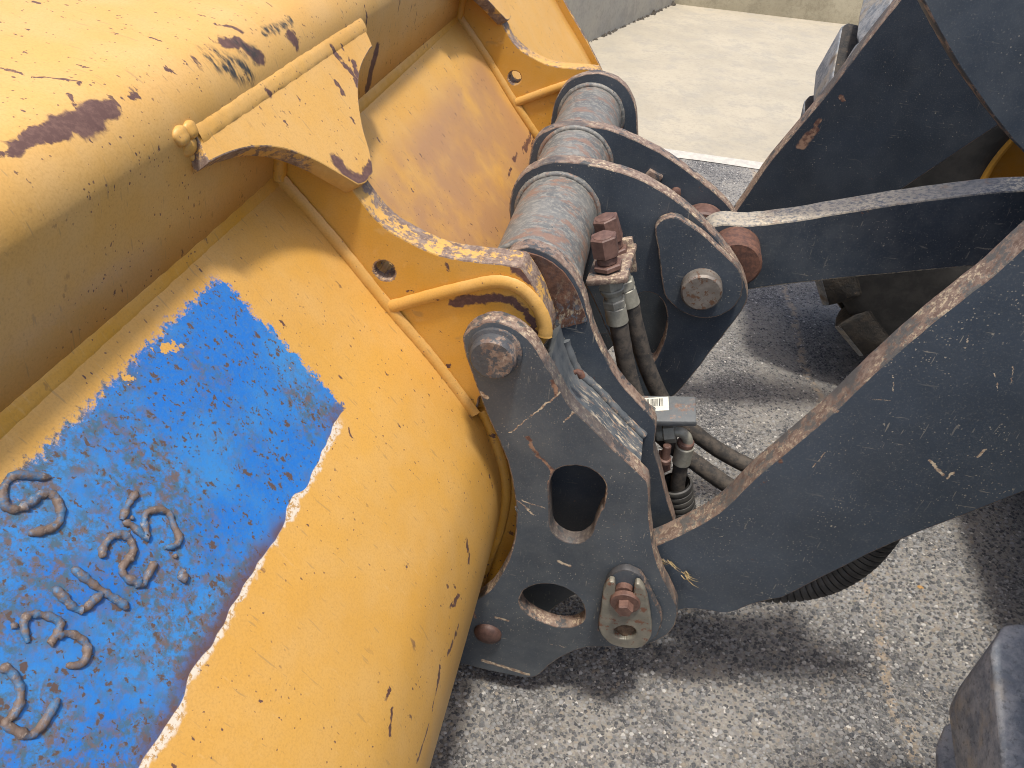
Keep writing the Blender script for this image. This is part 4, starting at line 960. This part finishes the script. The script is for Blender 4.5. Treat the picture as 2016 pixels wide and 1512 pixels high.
WX, WR = 1.385, 0.83; WZ = GZ + WR - .006
def wheel(y0, y1, inner, phase=0.0):
    """tyre (with lugs) and rim; inner = +1 if the inside of the wheel faces -y"""
    wdt = y1 - y0; yc = (y0 + y1) / 2; hw = wdt / 2; rim_r = .355; B = WR - .055
    prof = [(-hw * .80, rim_r), (-hw * .97, rim_r + .06), (-hw, rim_r + .18), (-hw * .97, B - .07), (-hw * .88, B - .015), (-hw * .6, B), (0, B + .004), (hw * .6, B), (hw * .88, B - .015), (hw * .97, B - .07), (hw, rim_r + .18), (hw * .97, rim_r + .06), (hw * .80, rim_r)]
    pr = crom(prof, False, 3); sides = 72; vs = []; fs = []; m = len(pr)
    for k in range(sides):
        t = 2 * math.pi * k / sides
        for d, r in pr: vs.append((WX + r * math.cos(t), yc + d, WZ + r * math.sin(t)))
    for k in range(sides):
        for i in range(m - 1):
            a, b = k * m, ((k + 1) % sides) * m; fs.append((a + i, a + i + 1, b + i + 1, b + i))
    ty = link('tyre', mesh('tyre', vs, fs), 'tyre_side', loader, 50)
    nl_ = 20
    bm = bmesh.new(); ang = 2 * math.pi / nl_
    # one lug: wraps from the shoulder to past the centre line, skewed like a chevron
    st = [(hw * .955, B - .10, 0.0, .36), (hw * .99, B - .04, .01, .38), (hw * .965, B + .035, .04, .40), (hw * .86, WR, .10, .40), (hw * .50, WR + .002, .26, .40), (hw * .12, WR + .002, .44, .36), (-hw * .06, WR - .006, .52, .30)]
    rows = []
    for d, r, off, wf in st:
        c = off * ang; h = wf * ang * .95
        row = []
        for tt, rd in ((-h, -.075 if r > B else -.03), (-h * .82, 0), (h * .82, 0), (h, -.075 if r > B else -.03)):
            row.append(bm.verts.new(((r + rd) * math.cos(c + tt), d if rd == 0 else d * .985, (r + rd) * math.sin(c + tt))))
        rows.append(row)
    for a, b in zip(rows[:-1], rows[1:]):
        for i in range(4): bm.faces.new((a[i], a[(i + 1) % 4], b[(i + 1) % 4], b[i]))
    bm.faces.new(rows[0]); bm.faces.new(rows[-1][::-1])
    bmesh.ops.recalc_face_normals(bm, faces=bm.faces)
    ee = [e for e in bm.edges if len(e.link_faces) == 2 and e.calc_face_angle(0) > .5]
    bmesh.ops.bevel(bm, geom=ee, offset=.014, segments=3, affect='EDGES', profile=.55, clamp_overlap=True)
    me = bpy.data.meshes.new('lug'); bm.to_mesh(me); bm.free(); me.materials.append(MAT['tyre']); me.materials.append(MAT['groove_shade'])
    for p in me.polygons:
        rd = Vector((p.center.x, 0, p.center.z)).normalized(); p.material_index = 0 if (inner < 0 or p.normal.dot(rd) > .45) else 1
    for p in me.polygons: p.use_smooth = True
    me.set_sharp_from_angle(angle=math.radians(50))
    me2 = me.copy()
    for v in me2.vertices: v.co.y = -v.co.y
    me2.flip_normals()
    for s, mm in ((1, me), (-1, me2)):
        for k in range(nl_):
            o = bpy.data.objects.new('lug', mm); col.objects.link(o); o.parent = ty
            th = -(k + phase + (0.5 if s < 0 else 0)) * ang
            o.location = (WX, yc, WZ); o.rotation_euler = (0, th, 0)
    # o.parent has identity local matrix relative to loader inverse, so lugs sit in world space
    sgn = 1 if inner > 0 else -1; ys = yc - sgn * hw * .80
    lathe('rim', (WX, ys, WZ), (0, sgn, 0), [(-.012, rim_r + .012), (-.016, rim_r), (-.006, rim_r - .012), (.03, rim_r - .03), (.10, rim_r - .045), (.17, rim_r - .055), (.18, .16), (.15, .13), (.15, .001)], 'rim', loader, 64, 40, 0.0, False)
    return ty
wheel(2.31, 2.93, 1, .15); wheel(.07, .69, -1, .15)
lathe('axle_housing', (WX + .02, .68, WZ), (0, 1, 0), [(0, .13), (.25, .15), (.5, .19), (.8, .24), (1.1, .19), (1.4, .15), (1.64, .13)], 'navy_clean', loader, 32, 50)

# stand-in front frame just outside the picture, added to block sky light
fx = [(1.22, .40), (1.16, .70), (1.22, 1.35), (1.50, 1.80), (2.6, 1.80), (2.6, .40)]
prism('front_frame_blocker', [fx], lambda u, v, w: Vector((u, 1.5 - w, v)), 1.35, ['navy_clean', 'navy_clean'], loader, .01)
# ================================================================== small loose things
rnd = random.Random(9)
def blade_bunch(name, px, y, label):
    vs = []; fs = []
    for k in range(16):
        q = px[rnd.randrange(len(px))]; p = Vector(aty(q[0] + rnd.uniform(-6, 6), q[1] + rnd.uniform(-5, 5), y - .003 - rnd.random() * .004)); a = rnd.uniform(-.75, -.25); L = rnd.uniform(.012, .04)
        d = Vector((math.cos(a), 0, math.sin(a))); nrm = Vector((-d.z, 0, d.x)) * .0011; i = len(vs)
        b = Vector((0, -.004, 0)); vs += [p - nrm, p + nrm, p + d * L * .5 + nrm + b, p + d * L * .5 - nrm + b, p + d * L + b * .4]
        fs += [(i, i + 1, i + 2, i + 3), (i + 3, i + 2, i + 4)]
    return tag(link(name, mesh(name, vs, fs), 'grass', None, 0), label, 'dry grass')
blade_bunch('dry_grass_tuft', [(1300, 1095), (1315, 1103), (1330, 1115), (1345, 1128), (1350, 1136)], YARM, 'wisp of dry straw caught between side plate and lift arm')
def pebble(name, px, py, r, mat, label, cat, flatn=.6):
    p = atz(px, py, GZ + r * flatn * .8); bm = bmesh.new(); bmesh.ops.create_icosphere(bm, subdivisions=2, radius=r)
    for v in bm.verts: v.co = Vector((v.co.x * (1 + rnd.uniform(-.15, .15)), v.co.y * (.8 + rnd.uniform(-.1, .1)), v.co.z * flatn * (1 + rnd.uniform(-.1, .1))))
    me = bpy.data.meshes.new(name); bm.to_mesh(me); bm.free(); o = link(name, me, mat, None, 60); o.location = p; return tag(o, label, cat)
pebble('pebble', 1945, 1294, .011, 'pebble', 'small pinkish pebble on the asphalt beside the tyre lug', 'pebble')
pebble('dry_leaf', 1812, 1156, .008, 'leaf', 'small orange leaf scrap lying on the asphalt near the sagging hose', 'leaf', .25)
mp_ = aty(1137, 740, .96)
pm_ = [(1131, 737), (1136, 735), (1142, 738), (1146, 746)]
w_ = [Vector(aty(x, y, .965)) + Vector((0, 0, .004)) for x, y in pm_]
tag(tube('rust_flake', w_, .0055, 'rust', None, 8, .3), 'dark rust flake lying on the sloping web of the coupler', 'flake')
print('objects', len(bpy.data.objects))
